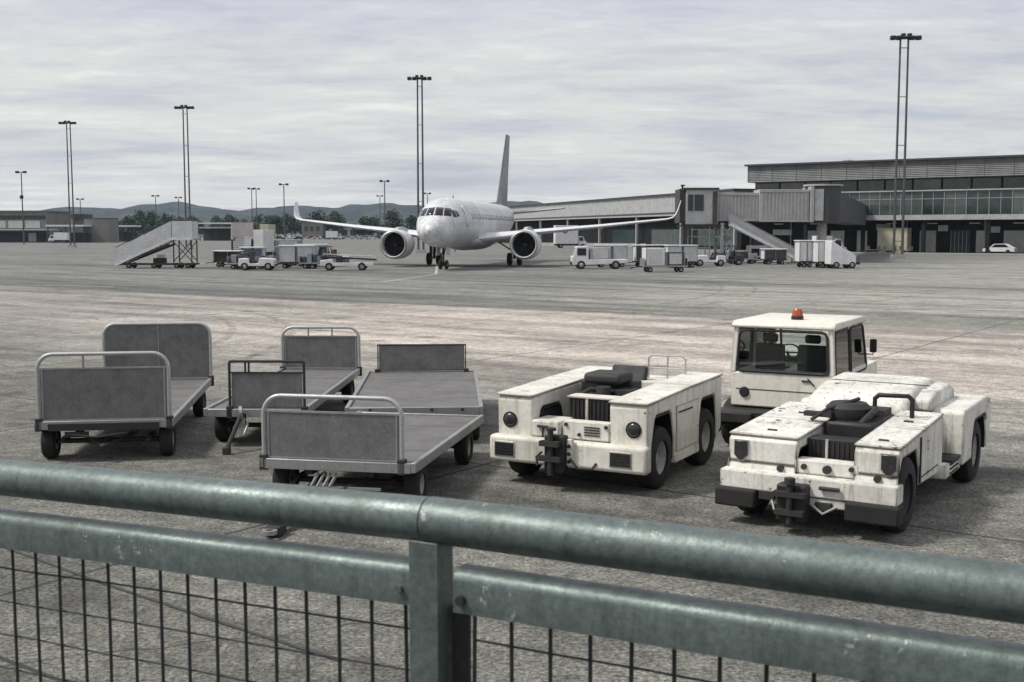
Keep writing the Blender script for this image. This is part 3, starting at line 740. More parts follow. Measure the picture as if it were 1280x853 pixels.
# ------------------------------------------------------------------ baggage carts in the foreground
def roundtop(w, z0, z1, y, rc, n=6):
    """an upside-down U with rounded corners"""
    pts = [(-w,y,z0)]
    for k in range(n+1):
        a = math.pi-(math.pi/2)*k/n; pts.append((-w+rc+rc*math.cos(a), y, z1-rc+rc*math.sin(a)))
    for k in range(n+1):
        a = math.pi/2-(math.pi/2)*k/n; pts.append((w-rc+rc*math.cos(a), y, z1-rc+rc*math.sin(a)))
    pts.append((w,y,z0)); return pts
def cart(label, loc, heading, Wd, Lg, front, rear, wheel_y, wheel_r=.23, lip=True):
    t = thing('baggage_cart', label, 'baggage cart', loc, heading, 'flat baggage carts in the foreground')
    w = Wd/2; zd = .53
    mb = MB(); nk = 4
    for k in range(nk): mb.box(-w+.03,w-.03,.04+(Lg-.08)*k/nk+.004,.04+(Lg-.08)*(k+1)/nk-.004,zd-.05,zd-.012+.0015*(k%2))
    mb.build('deck', DECK, t)
    mb = MB()
    for x in (-1, 1): mb.prism([(x*w,zd-.09),(x*w,zd+.02),(x*(w-.055),zd+.02),(x*(w-.055),zd-.09)] [::1 if x < 0 else -1], 'y', 0, Lg)
    mb.box(-w+.056,w-.056,0,.055,zd-.10,zd+.012); mb.box(-w+.056,w-.056,Lg-.055,Lg,zd-.09,zd+.012)
    mb.build('deck_frame', STEEL, t, bevel=.006)
    mb = MB()
    for x in (-.35,.35): mb.box(x-.04,x+.04,.1,Lg-.1,zd-.17,zd-.052)
    for k in range(5): y = .25+k*(Lg-.5)/4; mb.box(-w+.06,w-.06,y-.03,y+.03,zd-.13,zd-.0525)
    mb.build('chassis', DARKST, t)
    # panels
    for spec, y, nm in ((front, .05, 'front_panel'), (rear, Lg-.05, 'rear_panel')):
        if not spec: continue
        pw, z1, zs, x0, style, bars = spec
        if style == 'round':
            f = MB().tube([(x+x0, yy, z) for x, yy, z in roundtop(pw, zd-.02, z1, y, .2)], .026, 12).build(nm, TUBEM, t)
        elif style == 'square':
            f = MB().tube([(x+x0, yy, z) for x, yy, z in roundtop(pw, zd-.02, z1, y, .03, 3)], .02, 10).build(nm, DARKST, t)
        else:
            f = MB().box(x0-pw,x0+pw,y-.012,y+.012,z1-.024,z1).box(x0-pw,x0-pw+.02,y-.012,y+.012,zd,z1-.025).box(x0+pw-.02,x0+pw,y-.012,y+.012,zd,z1-.025).build(nm, DARKST, t)
        mb = MB(); inset = .03
        if style == 'round' and zs > z1-.1:              # full sheet follows the rounded tube
            prof = [(x+x0, z) for x, _, z in roundtop(pw-.01, zd+.03, z1-.01, y, .19)]
            mb.prism(prof, 'y', y-.004, y+.004)
        else: mb.box(x0-pw+inset,x0+pw-inset,y-.004,y+.004,zd+.03,zs)
        mb.build('sheet', SHEET, f)
        mb = MB()
        if zs < z1-.1:
            mb.box(x0-pw+.02,x0+pw-.02,y-.014,y+.014,zs+.001,zs+.022)
            for bx in bars: mb.box(x0+bx-.012,x0+bx+.012,y-.012,y+.012,zs+.023,z1-.02)
            if style == 'round':
                for s_ in (-1, 1): mb.tube([(x0+s_*(pw-.055),y,zd),(x0+s_*(pw-.055),y,zs)],.014,8)
        else:
            for bx in bars: mb.box(x0+bx-.006,x0+bx+.006,y-.012,y-.005,zd+.03,z1-.03)
        mb.box(x0-pw,x0+pw,y-.02,y+.02,zd+.0205,zd+.0295)
        mb.build('brace', STEEL if style == 'round' else DARKST, f)
        for s_ in (-1, 1): MB().box(x0+s_*pw-.045,x0+s_*pw+.045,y-.05,y+.04,zd-.12,zd+.05).build('bracket', DARKST, f, bevel=.008)
    for y in wheel_y:
        for s_ in (-1, 1): wheel(t, s_*(w-.13), y, wheel_r, .17, s_, HUBM)
        mb = MB(); mb.cyl((-w+.15,y,wheel_r),(w-.15,y,wheel_r),.035,n=10)
        for s_ in (-1, 1):
            x = s_*(w-.34)
            for k in range(4): mb.box(x-.03,x+.03,y-.32+k*.05,y+.32-k*.05,wheel_r+.03+k*.012,wheel_r+.041+k*.012)
        mb.build('axle', DARKST, t)
    return t, w, zd
def drawbar(t, pts, eye, kind='folded'):
    b = MB().tube(pts, .028, 8).build('drawbar', DARKST, t)
    p = Vector(pts[-1]); ax = Vector(eye)
    MB().lathe([(.045,-.02),(.085,-.02),(.085,.02),(.045,.02)], p, ax, 16, close=True).build('drawbar_eye', STEEL, b)
    return b
# A: far left
t, w, zd = cart('grey flat cart with rounded pipe ends and tall full rear sheet, leftmost of the carts', (-5.36,15.08,0), -8, 1.77, 4.45,
    (.83,1.42,1.22,0,'round',(-.25,)), (.87,1.475,1.47,0,'round',(.02,)), (.32,3.7))
mb = MB(); mb.box(-.70,.70,-.04,.0,zd-.11,zd-.02); mb.tube([(-.45,-.03,zd-.16),(-.1,-.05,zd-.2),(.3,-.03,zd-.15)],.015,6); mb.box(-.5,-.2,-.02,.02,zd-.2,zd-.13); mb.build('towing_plate', DARKST, t)
mb = MB(); mb.tube([(0,.25,.30),(0,-.15,.20)],.03,8); mb.tube([(-.35,.3,.33),(0,-.1,.21),(.35,.3,.33)],.025,8); mb.build('drawbar', DARKST, t)
# B: middle
t, w, zd = cart('narrow grey cart with raised drawbar and squared front panel, second from left', (-3.60,16.05,0), 1.5, 1.44, 4.95,
    (.525,1.21,1.04,.17,'square',(-.30,-.25)), (.70,1.29,1.12,0,'round',(-.22,.21)), (.55,4.3))
b = MB().tube([(-.14,.1,.42),(-.15,-.14,.50),(-.20,-.30,.30),(-.26,-.50,.08)],.03,8).build('drawbar', DARKST, t)
mb = MB(); mb.lathe([(.05,-.022),(.095,-.022),(.095,.022),(.05,.022)], (-.145,-.16,.52), (1,.2,.1), 16, close=True); mb.box(-.20,-.09,-.17,-.11,.30,.44); mb.tube([(-.08,-.1,.46),(-.05,-.2,.35),(-.09,-.26,.22),(-.16,-.26,.2)],.016,8); mb.build('coupling_head', STEEL, b)
MB().box(-.31,-.22,-.56,-.44,.005,.10).build('drawbar_foot', DARKST, b, bevel=.01)
# C: flat cart behind D
t, w, zd = cart('wide empty flat cart with one low straight rear board, behind the nearest cart', (-1.38,16.22,0), -3, 1.95, 4.42,
    None, (.79,1.02,1.0,0,'board',()), (.45,3.9))
mb = MB()
for x in (-.62,-.2,.25,.68): mb.cyl((x,-.02,zd-.02),(x,.0,zd-.02),.022,n=8)
mb.build('bolt', DARKST, t)
# D: nearest cart
t, w, zd = cart('nearest grey flat cart with rounded pipe front frame, drawbar resting on the ground', (-1.90,12.36,0), 11, 1.78, 3.4,
    (.785,1.23,1.05,-.06,'round',()), None, (.45,2.75))
b = MB().tube([(-.3,.45,.30),(-.32,-.2,.22),(-.24,-1.05,.07)],.03,8).tube([(.3,.45,.30),(-.1,-.5,.18),(-.24,-1.03,.07)],.03,8).build('drawbar', DARKST, t)
mb = MB(); mb.box(-.32,-.16,-1.22,-1.02,.01,.11); mb.build('drawbar_head', DARKST, b, bevel=.012)
MB().lathe([(.04,-.02),(.075,-.02),(.075,.02),(.04,.02)], (-.24,-1.27,.075), (0,0,1), 16, close=True).build('drawbar_eye', STEEL, b)
mb = MB()
for k in range(4): mb.bar((-.28+k*.07,-.02,.26),(-.22+k*.07,.05,.40),.025)
mb.box(-.5,.5,-.03,.02,.24,.262); mb.build('spring', STEEL, t)

# ------------------------------------------------------------------ aircraft
def mat_fuselage():
    m = PLANEW.copy(); m.name = 'fuselage_skin'; nt = m.node_tree; b = nt.nodes['Principled BSDF']
    tc = N(nt, 'ShaderNodeTexCoord'); sx = N(nt, 'ShaderNodeSeparateXYZ'); nt.links.new(tc.outputs['Object'], sx.inputs[0])
    old = b.inputs['Base Color'].links[0].from_socket
    a_ = math_(nt, 'LESS_THAN', math_(nt, 'FRACT', math_(nt, 'DIVIDE', sx.outputs['Y'], 2.13)), .014)
    b2 = math_(nt, 'LESS_THAN', math_(nt, 'FRACT', math_(nt, 'DIVIDE', sx.outputs['Z'], .93)), .02)
    f = math_(nt, 'MULTIPLY', math_(nt, 'MAXIMUM', a_, b2), .5)
    c = mixc(nt, f, old, (.16,.16,.17))
    st = N(nt, 'ShaderNodeMapping'); st.inputs['Scale'].default_value = (1.5, 1.5, .25); nt.links.new(tc.outputs['Object'], st.inputs['Vector'])
    n = noise(nt, st.outputs[0], 1.3, 7, .75)
    c = mixc(nt, .8, c, ramp(nt, n, [(.36, (.66,.65,.63)), (.58, (1.02,1.02,1.02))]).outputs[0], 'MULTIPLY')
    nt.links.new(c, b.inputs['Base Color']); return m
def aircraft():
    yaw = 9.5; sy, cy_ = math.sin(R(yaw)), math.cos(R(yaw))
    nw = Vector((-5.6, 95.1, 0)); nose = nw - Vector((sy, cy_, 0))*5.0
    t = thing('airliner', 'white twin engine airliner parked nose towards the carts with upturned wing tips', 'airplane', nose, yaw)
    # stations: s, top, bottom, half width, z of max width
    ST = [(0,3.16,3.06,.05),(.12,3.42,2.80,.33),(.35,3.66,2.56,.60),(.8,3.98,2.28,.95),(1.3,4.24,2.09,1.22),(1.7,4.46,1.99,1.38),(2.1,4.78,1.92,1.52),(2.6,5.13,1.86,1.65),(3.2,5.44,1.82,1.77),(4.0,5.68,1.79,1.87),(5.0,5.81,1.765,1.94),(6.5,5.87,1.75,1.975),
          (10,5.87,1.75,1.975),(15,5.87,1.75,1.975),(20,5.87,1.75,1.975),(24.5,5.87,1.76,1.975),(27,5.87,2.05,1.93),(29.5,5.86,2.6,1.75),(32,5.83,3.35,1.40),(34.5,5.76,4.15,.93),(36.5,5.65,4.75,.5),(37.5,5.5,5.05,.2)]
    n = 40; rings = []
    for s, zt, zb, hw in ST:
        zm = (zt+zb)/2; rr = []
        for k in range(n):
            a = 2*math.pi*k/n; c, q = math.cos(a), math.sin(a)
            rr.append((hw*c, s, zm + (zt-zm)*q))
        rings.append(rr)
    mb = MB(); mb.loft(rings); bmesh.ops.recalc_face_normals(mb.bm, faces=mb.bm.faces)
    bvh = BVHTree.FromBMesh(mb.bm)
    mb.build('fuselage', mat_fuselage(), t, angle=60)
    def patch(name, poly, axis, mat, parent=t, off=.012, nu=4, nv=3):
        """quad (4 corners in the projection plane) laid on the skin"""
        mb = MB(); G = []
        for j in range(nv+1):
            row = []
            for i in range(nu+1):
                u, v = i/nu, j/nv
                p = [(1-v)*((1-u)*poly[0][k]+u*poly[1][k]) + v*((1-u)*poly[3][k]+u*poly[2][k]) for k in (0, 1)]
                if axis == 'y': o_, d_ = Vector((p[0], -5, p[1])), Vector((0, 1, 0))
                else: o_, d_ = Vector((axis*6, p[0], p[1])), Vector((-axis, 0, 0))
                h, nn_, _, _ = bvh.ray_cast(o_, d_)
                row.append(mb.bm.verts.new(h + nn_*off) if h else None)
            G.append(row)
        for a, b in zip(G, G[1:]):
            for i in range(nu):
                q = [a[i], a[i+1], b[i+1], b[i]]
                if all(q): mb.bm.faces.new(q)
        o = mb.build(name, mat, parent, recalc=False)
        sm = o.modifiers.new('thick', 'SOLIDIFY'); sm.thickness = .012; sm.offset = 1
        return o
    for s in (-1, 1):
        f = [(.05,4.36),(.68,4.33),(.60,4.96),(.05,5.0)]; patch('windscreen', [(s*a, b) for a, b in f], 'y', DGLASS)
        f = [(.76,4.33),(1.27,4.30),(1.10,4.90),(.68,4.95)]; patch('windscreen', [(s*a, b) for a, b in f], 'y', DGLASS)
        patch('cockpit_window', [(2.45,4.25),(2.92,4.22),(3.08,4.78),(2.72,4.82)], s, DGLASS)
        patch('cockpit_window', [(3.02,4.22),(3.5,4.35),(3.42,4.66),(3.16,4.78)], s, DGLASS)
        for k in range(33):
            y = 7.3+k*.72
            patch('cabin_window', [(y,4.14),(y+.30,4.14),(y+.30,4.58),(y,4.58)], s, DGLASS, nu=1, nv=1, off=.006)
        for y0, w_ in ((4.9,.86),(29.3,.8)):
            d = patch('cabin_door', [(y0,3.5),(y0+w_,3.5),(y0+w_,5.25),(y0,5.25)], s, FINM, off=.006, nu=2, nv=6)
            patch('door_skin', [(y0+.05,3.55),(y0+w_-.05,3.55),(y0+w_-.05,5.20),(y0+.05,5.20)], s, PLANEW, d, off=.020, nu=2, nv=6)
    # belly fairing
    mb = MB(); rings = []
    for s, hw, z in ((10.2,.5,2.0),(11.5,1.75,1.62),(13,2.12,1.45),(17,2.15,1.42),(19.5,1.8,1.55),(21.5,.6,1.9)):
        rings.append([(hw*math.cos(2*math.pi*k/24), s, 2.35+(2.35-z)*math.sin(2*math.pi*k/24)*(1 if math.sin(2*math.pi*k/24) < 0 else .5)) for k in range(24)])
    mb.loft(rings); mb.build('belly_fairing', PLANEG, t, angle=60)
    def foil(le, te, z, th, y_off=None):
        ch = te-le; out = []
        for u, h in ((0,0),(.02,.32),(.08,.6),(.2,.9),(.35,1.0),(.6,.75),(.85,.3),(1,.02)): out.append((le+ch*u, z+th*ch*.55*h))
        for u, h in ((.85,-.15),(.6,-.45),(.35,-.72),(.2,-.7),(.08,-.5),(.02,-.28)): out.append((le+ch*u, z+th*ch*.55*h))
        return out
    for s in (-1, 1):
        secs = [(1.6,11.4,18.7,2.45,.14),(3.5,12.6,18.75,2.68,.125),(6.4,14.3,18.9,3.05,.115),(11.5,16.9,20.1,3.55,.11),(16.5,19.3,21.5,4.10,.105),(17.6,19.85,21.8,4.22,.10)]
        # blended upturned tip
        rings = [[(s*x, yy, z) for yy, z in foil(le, te, z0, th)] for x, le, te, z0, th in secs]
        for (x, z, le, te, tilt) in ((18.1,4.38,20.15,21.9,35),(18.38,4.68,20.45,22.05,62),(18.56,5.15,20.95,22.3,75),(18.8,6.0,21.9,22.75,78)):
            ca, sa = math.cos(R(tilt)), math.sin(R(tilt)); sec = []
            for yy, zz_ in foil(le, te, 0, .09): sec.append((s*(x - zz_*sa), yy, z + zz_*ca))
            rings.append(sec)
        wobj = MB().loft(rings).build('wing', PLANEW, t, angle=50)
        for x, y0, z in ((4.9,17.6,2.72),(8.4,18.3,3.15),(11.6,19.3,3.52)):
            MB().loft([[(s*(x+r*math.cos(2*math.pi*k/10)), y0+yy, z+r*1.3*math.sin(2*math.pi*k/10)) for k in range(10)] for yy, r in ((-1.8,.02),(-1,.16),(.2,.2),(1.2,.13),(2.0,.02))]).build('flap_fairing', PLANEG, wobj, angle=60)
        # tailplane
        rings = [[(s*x, yy, z) for yy, z in foil(le, te, z0, .10)] for x, le, te, z0 in ((.5,31.6,35.6,5.0),(3.4,33.3,36.3,5.28),(6.2,35.0,36.9,5.58))]
        MB().loft(rings).build('tailplane', PLANEG, t, angle=50)
        # engine
        ex, ez, ey = s*5.75, 1.97, 10.4
        outer = [(1.06,.35),(1.04,.12),(1.10,.0),(1.20,.06),(1.28,.4),(1.32,1.1),(1.30,2.0),(1.20,2.9),(1.05,3.6),(1.0,3.6),(1.02,2.6),(1.04,1.1)]
        e = MB().lathe(outer, (ex,ey,ez), (0,1,0), 40, close=True).build('engine_nacelle', PLANEW, t, angle=50)
        MB().lathe([(1.075,.16),(1.055,.10),(1.11,-.008),(1.205,.055),(1.235,.16),(1.215,.16),(1.19,.07),(1.11,.012)], (ex,ey,ez), (0,1,0), 40, close=True).build('intake_lip', STEEL, e, angle=50)
        mb = MB(); mb.lathe([(0,1.05),(1.04,1.05),(1.04,1.15),(0,1.15)], (ex,ey,ez), (0,1,0), 32); mb.build('fan_disc', BLACK, e)
        mb = MB()
        for k in range(20):
            a = 2*math.pi*k/20; c, q = math.cos(a), math.sin(a); c2, q2 = math.cos(a+.2), math.sin(a+.2)
            mb.loft([[(ex+.28*c,ey+.85,ez+.28*q),(ex+.28*c2,ey+1.02,ez+.28*q2),(ex+.28*c2,ey+1.03,ez+.28*q2)],[(ex+1.02*c,ey+.80,ez+1.02*q),(ex+1.02*c2,ey+1.0,ez+1.02*q2),(ex+1.02*c2,ey+1.02,ez+1.02*q2)]])
        mb.build('fan_blade', DARKST, e)
        MB().lathe([(0,.45),(.1,.52),(.24,.75),(.30,1.0),(.30,1.06)], (ex,ey,ez), (0,1,0), 20).build('spinner', BLACK, e)
        MB().lathe([(.55,3.4),(.72,2.8),(.70,3.6),(.45,4.6),(.40,4.6)], (ex,ey,ez), (0,1,0), 28, close=True).build('exhaust', DARKST, e)
        MB().prism([(ey+.9,ez+1.25),(ey+3.4,ez+1.12),(ey+5.6,ez+.9),(ey+5.0,ez+1.3),(ey+3.2,ez+1.55),(ey+1.6,ez+1.5)], 'x', ex-.16, ex+.16).build('pylon', PLANEG, e)
        # main gear
        gx, gy = s*3.8, 17.7
        lg = MB().cyl((gx,gy,.58),(gx+s*-.1,gy,2.7),.13,n=12).bar((gx,gy,1.2),(gx-s*1.6,gy,2.2),.12).box(gx+s*.28-.03,gx+s*.28+.03,gy-.5,gy+.5,1.0,2.6).build('main_gear', DARKST, t)
        for dx in (-.46,.46):
            MB().lathe([(.3,-.2),(.5,-.2),(.57,-.12),(.585,0),(.57,.12),(.5,.2),(.3,.2)], (gx+dx,gy,.585), (1,0,0), 28, close=True).build('main_wheel', RUBBER, lg)
            MB().lathe([(0,-.1),(.3,-.16),(.3,.16),(0,.1)], (gx+dx,gy,.585), (1,0,0), 20).build('wheel_hub', HUBM, lg)
    # fin
    rings = []
    for z, le, te, th in ((5.5,27.2,35.6,.55),(6.2,29.6,35.8,.46),(9.5,32.2,36.5,.32),(13.4,35.0,37.5,.16)):
        ch = te-le
        up = [(u, h) for u, h in ((0,0),(.03,.4),(.12,.8),(.35,1),(.7,.6),(1,.03))]
        rings.append([(th/2*h, le+ch*u, z) for u, h in up] + [(-th/2*h, le+ch*u, z) for u, h in up[::-1] if 0 < u])
    MB().loft(rings).build('fin', FINM, t, angle=60)
    # nose gear
    ng = MB().cyl((0,5,.4),(0,4.9,1.95),.085,n=12).bar((0,4.95,1.0),(0,5.9,1.9),.08).box(-.12,.12,4.75,4.86,1.25,1.4).bar((-.3,5,.39),(.3,5,.39),.09).build('nose_gear', DARKST, t)
    for dx in (-.26,.26):
        MB().lathe([(.18,-.11),(.32,-.11),(.375,-.06),(.385,0),(.375,.06),(.32,.11),(.18,.11)], (dx,5,.385), (1,0,0), 24, close=True).build('nose_wheel', RUBBER, ng)
        MB().lathe([(0,-.06),(.18,-.08),(.18,.08),(0,.06)], (dx,5,.385), (1,0,0), 16).build('wheel_hub', HUBM, ng)
    for s in (-1, 1): MB().box(s*.42-.02,s*.42+.02,4.2,5.6,1.15,1.85).build('gear_door', PLANEW, t)
    MB().prism([(9.0,1.76),(9.5,1.76),(9.55,1.35),(9.35,1.35)], 'x', -.03,.03).build('antenna', PLANEG, t)
    MB().prism([(8.4,5.86),(8.9,5.86),(8.85,6.2),(8.65,6.2)], 'x', -.025,.025).build('antenna', PLANEG, t)
    MB().tube([(.62,2.4,2.4),(.85,2.45,2.35)],.03,6).build('probe', DARKST, t)
aircraft()

# ------------------------------------------------------------------ ground vehicles in the middle distance
def small_wheel(parent, x, y, r, w):
    wv = MB().lathe([(r*.5,-w/2),(r*.9,-w/2),(r,-w*.3),(r,w*.3),(r*.9,w/2),(r*.5,w/2)], (x,y,r), (1,0,0), 18, close=True).build('wheel', RUBBER, parent)
    MB().lathe([(0,-w*.35),(r*.52,-w*.4),(r*.52,w*.4),(0,w*.35)], (x,y,r), (1,0,0), 12).build('rim', HUBM, wv)
def passenger_stairs(label, loc, heading, panel, pname='side_panel'):
    """local y runs from the foot (0) to the platform end"""
    t = thing('passenger_stairs', label, 'boarding stairs', loc, heading)
    Lr, zp = 4.75, 2.55; Lp = 1.75; hw = .95
    def line(y): return .35 + (zp-.35)*y/Lr
    for s in (-1, 1):
        x0, x1 = sorted((s*hw, s*(hw+.04)))
        MB().prism([(0,line(0)+.05),(Lr,zp+.05),(Lr,zp+1.42),(.15,line(0)+1.32),(0,line(0)+1.2)], 'x', x0, x1).build(pname, panel, t)
        MB().box(x0,x1,Lr+.05,Lr+Lp,zp+.05,zp+1.42).build('platform_panel', panel, t)
        x0, x1 = sorted((s*(hw-.12), s*(hw+.06)))
        mb = MB(); mb.prism([(0,line(0)-.18),(Lr,zp-.18),(Lr,zp+.04),(0,line(0)+.04)], 'x', x0, x1); mb.box(x0,x1,Lr,Lr+Lp,zp-.16,zp+.04); mb.build('stringer', WHITE, t)
        MB().prism([(.6,.38),(Lr-.2,zp-.62),(Lr-.2,zp-.42),(.6,.56)], 'x', s*hw-.05, s*hw+.05).build('lower_stringer', DARKST, t)
        MB().tube([(s*hw,.1,line(0)+1.42),(s*hw,Lr,zp+1.5),(s*hw,Lr+Lp,zp+1.5)],.03,8).build('handrail', DARKST, t)
        MB().box(s*hw-.04,s*hw+.04,Lr+.0,Lr+.05,zp-.1,zp+1.45).build('panel_post', DARKST, t)
        mb = MB()
        for y in (Lr+.15, Lr+Lp-.1): mb.bar((s*hw,y,.45),(s*hw,y,zp-.16),.09)
        mb.bar((s*hw,Lr+.15,.6),(s*hw,Lr+Lp-.1,zp-.3),.06); mb.bar((s*hw,Lr+.15,zp-.3),(s*hw,Lr+Lp-.1,.6),.06)
        mb.build('support_frame', DARKST, t)
    MB().box(-hw,hw,Lr+Lp+.002,Lr+Lp+.04,zp+.05,zp+1.38).build('end_gate', panel, t)
    mb = MB(); ns = 12
    for k in range(ns):
        y = Lr*k/ns; mb.box(-hw+.13,hw-.13,y,y+Lr/ns+.05,line(y)+.10,line(y)+.14)
    mb.build('tread', STEEL, t)
    MB().box(-hw+.13,hw-.13,Lr+.01,Lr+Lp,zp-.1,zp-.02).build('platform', STEEL, t)
    mb = MB(); mb.box(-hw,hw,.2,Lr+Lp+.1,.28,.42); mb.box(-.7,.3,3.0,3.9,.42,.85); mb.build('chassis', DARKST, t)
    MB().box(-.9,-.2,3.2,3.75,.86,1.15).build('control_box', WHITE, t)
    for y in (1.1, 3.2, Lr+.35, Lr+1.3):
        for s in (-1, 1): small_wheel(t, s*.8, y, .24, .2)
    return t
passenger_stairs('white passenger stairs rising to the right with solid side panels, leftmost on apron', (*pxd(149,98.5)[:2],0), 88, PANELW)
passenger_stairs('passenger stairs seen end-on with pinkish platform panels, behind the baggage carts', (*pxd(303,114.0)[:2],0), 166, PANELP)

def covered_cart(label, loc, heading, Lb=2.7, h=1.9, curt=None):
    t = thing('covered_cart', label, 'baggage cart', loc, heading, 'covered baggage carts on the apron')
    MB().box(-.75,.75,0,Lb,.40,.52).build('chassis', DARKST, t)
    MB().box(-.80,.80,-.05,Lb+.05,h-.09,h).build('roof', WHITE, t, bevel=.03)
    for y in (.03, Lb/2, Lb-.03):
        for x in (-.74,.74): MB().bar((x,y,.52),(x,y,h-.09),.05).build('post', STEEL, t)
    for y in (.06, Lb-.09): MB().box(-.72,.72,y,y+.03,.521,h-.1).build('end_panel', WHITE, t)
    for s in (-1, 1): MB().box(s*.70-.012,s*.70+.012,.1,Lb*.46,.56,h-.14).build('curtain', curt or PANELW, t)
    for s in (-1, 1): MB().box(s*.70-.012,s*.70+.012,Lb*.54,Lb-.1,.56,h-.14).build('curtain', curt or PANELW, t)
    for y in (.45, Lb-.45):
        for s in (-1, 1): small_wheel(t, s*.62, y, .2, .16)
    MB().tube([(0,0,.42),(0,-.9,.32)],.035,6).build('drawbar', DARKST, t)
    return t
GREYV = worn('service_grey', (.30,.31,.31), amount=.6, scale=1.2, rough=.5, bump=0)
BLUEV = worn('service_blue', (.10,.14,.19), amount=.5, scale=1.2, rough=.45, bump=0)
def baggage_tractor(label, loc, heading, body=WHITE, cab=True):
    """local y: front at 0, rear behind"""
    t = thing('baggage_tractor', label, 'tow tractor', loc, heading)
    MB().prism([(0,.35),(0,.82),(.1,.92),(1.15,1.0),(1.25,.55),(2.0,.55),(2.05,.95),(2.8,.95),(2.85,.35)], 'x', -.65,.65).build('body', body, t, bevel=.03)
    if cab:
        for x in (-.6,.6): MB().bar((x,1.1,1.0),(x,1.3,1.75),.06).build('pillar', body, t); MB().bar((x,2.1,.95),(x,2.05,1.75),.06).build('pillar', body, t)
        MB().box(-.66,.66,1.2,2.2,1.75,1.83).build('roof', body, t, bevel=.02)
        MB().prism([(1.14,1.02),(1.30,1.72),(1.32,1.72),(1.16,1.02)], 'x', -.57,.57).build('windscreen', DGLASS, t)
    MB().box(-.3,.3,1.5,1.95,.56,.82).box(-.3,.3,1.9,2.03,.82,1.35).build('seat', SEATM, t, bevel=.03)
    MB().lathe([(.15,-.01),(.165,0),(.15,.01),(.14,0)], (0,1.35,1.05), (0,.6,1), 16, close=True).build('steering_wheel', BLACK, t)
    for x in (-.45,.45): MB().box(x-.08,x+.08,-.02,-.001,.62,.76).build('headlight', LAMPD, t)
    MB().box(-.66,.66,-.08,-.021,.36,.5).build('bumper', BLACK, t)
    for y in (.5, 2.35):
        for s in (-1, 1): small_wheel(t, s*.56, y, .32, .22)
    return t
def flat_dolly(label, loc, heading, Lb=2.6):
    t = thing('dolly', label, 'baggage dolly', loc, heading)
    MB().box(-.75,.75,0,Lb,.42,.52).build('deck', STEEL, t)
    MB().box(-.72,.72,.02,.06,.52,1.05).box(-.72,.72,Lb-.06,Lb-.02,.52,1.05).build('end_rail', STEEL, t)
    for y in (.5, Lb-.5):
        for s in (-1, 1): small_wheel(t, s*.6, y, .2, .15)
    MB().tube([(0,0,.45),(0,-.9,.32)],.035,6).build('drawbar', DARKST, t)
    return t
def luggage_on(root_loc, heading, n, y0, y1, label, z=.521, hmax=.55):
    """separate suitcases lying on a dolly"""
    h = R(heading); dr = Vector((math.sin(h), math.cos(h), 0)); rt = Vector((math.cos(h), -math.sin(h), 0))
    for k in range(n):
        y = y0 + (y1-y0)*(k+.5)/n; hh = random.uniform(.35, hmax)
        m = random.choice(LUGG)
        p = Vector(root_loc) + dr*y + rt*random.uniform(-.15,.15) + Vector((0,0,z))
        t = thing('suitcase', label, 'suitcase', p, heading+random.uniform(-6,6), 'suitcases on the apron dollies')
        ww = (y1-y0)/n*.42
        MB().box(-.34,.34,-ww,ww,0,hh).build('shell', m, t, bevel=.03)
        MB().tube([(-.1,0,hh),(-.1,0,hh+.05),(.1,0,hh+.05),(.1,0,hh)],.012,6).build('handle', BLACK, t)

# left group: tractor, carts and dolly in front of the stairs
L0 = pxd(345, 93); baggage_tractor('open white baggage tractor in front of the left cart group', (*L0[:2],0), 268, WHITE, False)
covered_cart('covered cart with pale curtains behind the open baggage tractor', (*pxd(351,98)[:2],0), 88, 2.9, 1.95)
covered_cart('covered cart at the right end of the left cart group', (*pxd(371,104)[:2],0), 86, 2.8, 1.98)
covered_cart('covered cart with dark curtains at the left end of the left cart group', (*pxd(270,102)[:2],0), 92, 2.6, 1.45, DARKST)
fd = pxd(287,95.5); flat_dolly('flat dolly of dark luggage beside the stairs, left of the open tractor', (*fd[:2],0), 92, 2.4)
luggage_on((*fd[:2],0), 92, 4, .2, 2.2, 'suitcase on the flat dolly beside the left open tractor', hmax=.7)
baggage_tractor('dark baggage tractor parked at the right end of the left cart group', (*pxd(400,107)[:2],0), 270, CARC['dark'], False)
baggage_tractor('grey baggage tractor with roof between the stairs end panel and the covered carts', (*pxd(327,101)[:2],0), 86, GREYV, True)
covered_cart('blue grey covered cart in the middle of the left cart group', (*pxd(303,102.5)[:2],0), 88, 2.0, 1.75, BLUEV)
baggage_tractor('blue grey baggage tractor beside the dark one right of the left cart group', (*pxd(384,103)[:2],0), 92, BLUEV, True)
N2 = pxd(296,97.5); flat_dolly('dark loaded dolly between the open tractor and the pinkish stairs', (*N2[:2],0), 88, 2.6)
luggage_on((*N2[:2],0), 88, 5, .1, 2.5, 'suitcase on the dolly between the open tractor and the pinkish stairs', hmax=.95)
N3 = pxd(376,97); flat_dolly('loaded dolly close to the belt loader left of the aircraft', (*N3[:2],0), 90, 1.6)
luggage_on((*N3[:2],0), 90, 3, .1, 1.5, 'suitcase on the dolly close to the belt loader', hmax=.9)
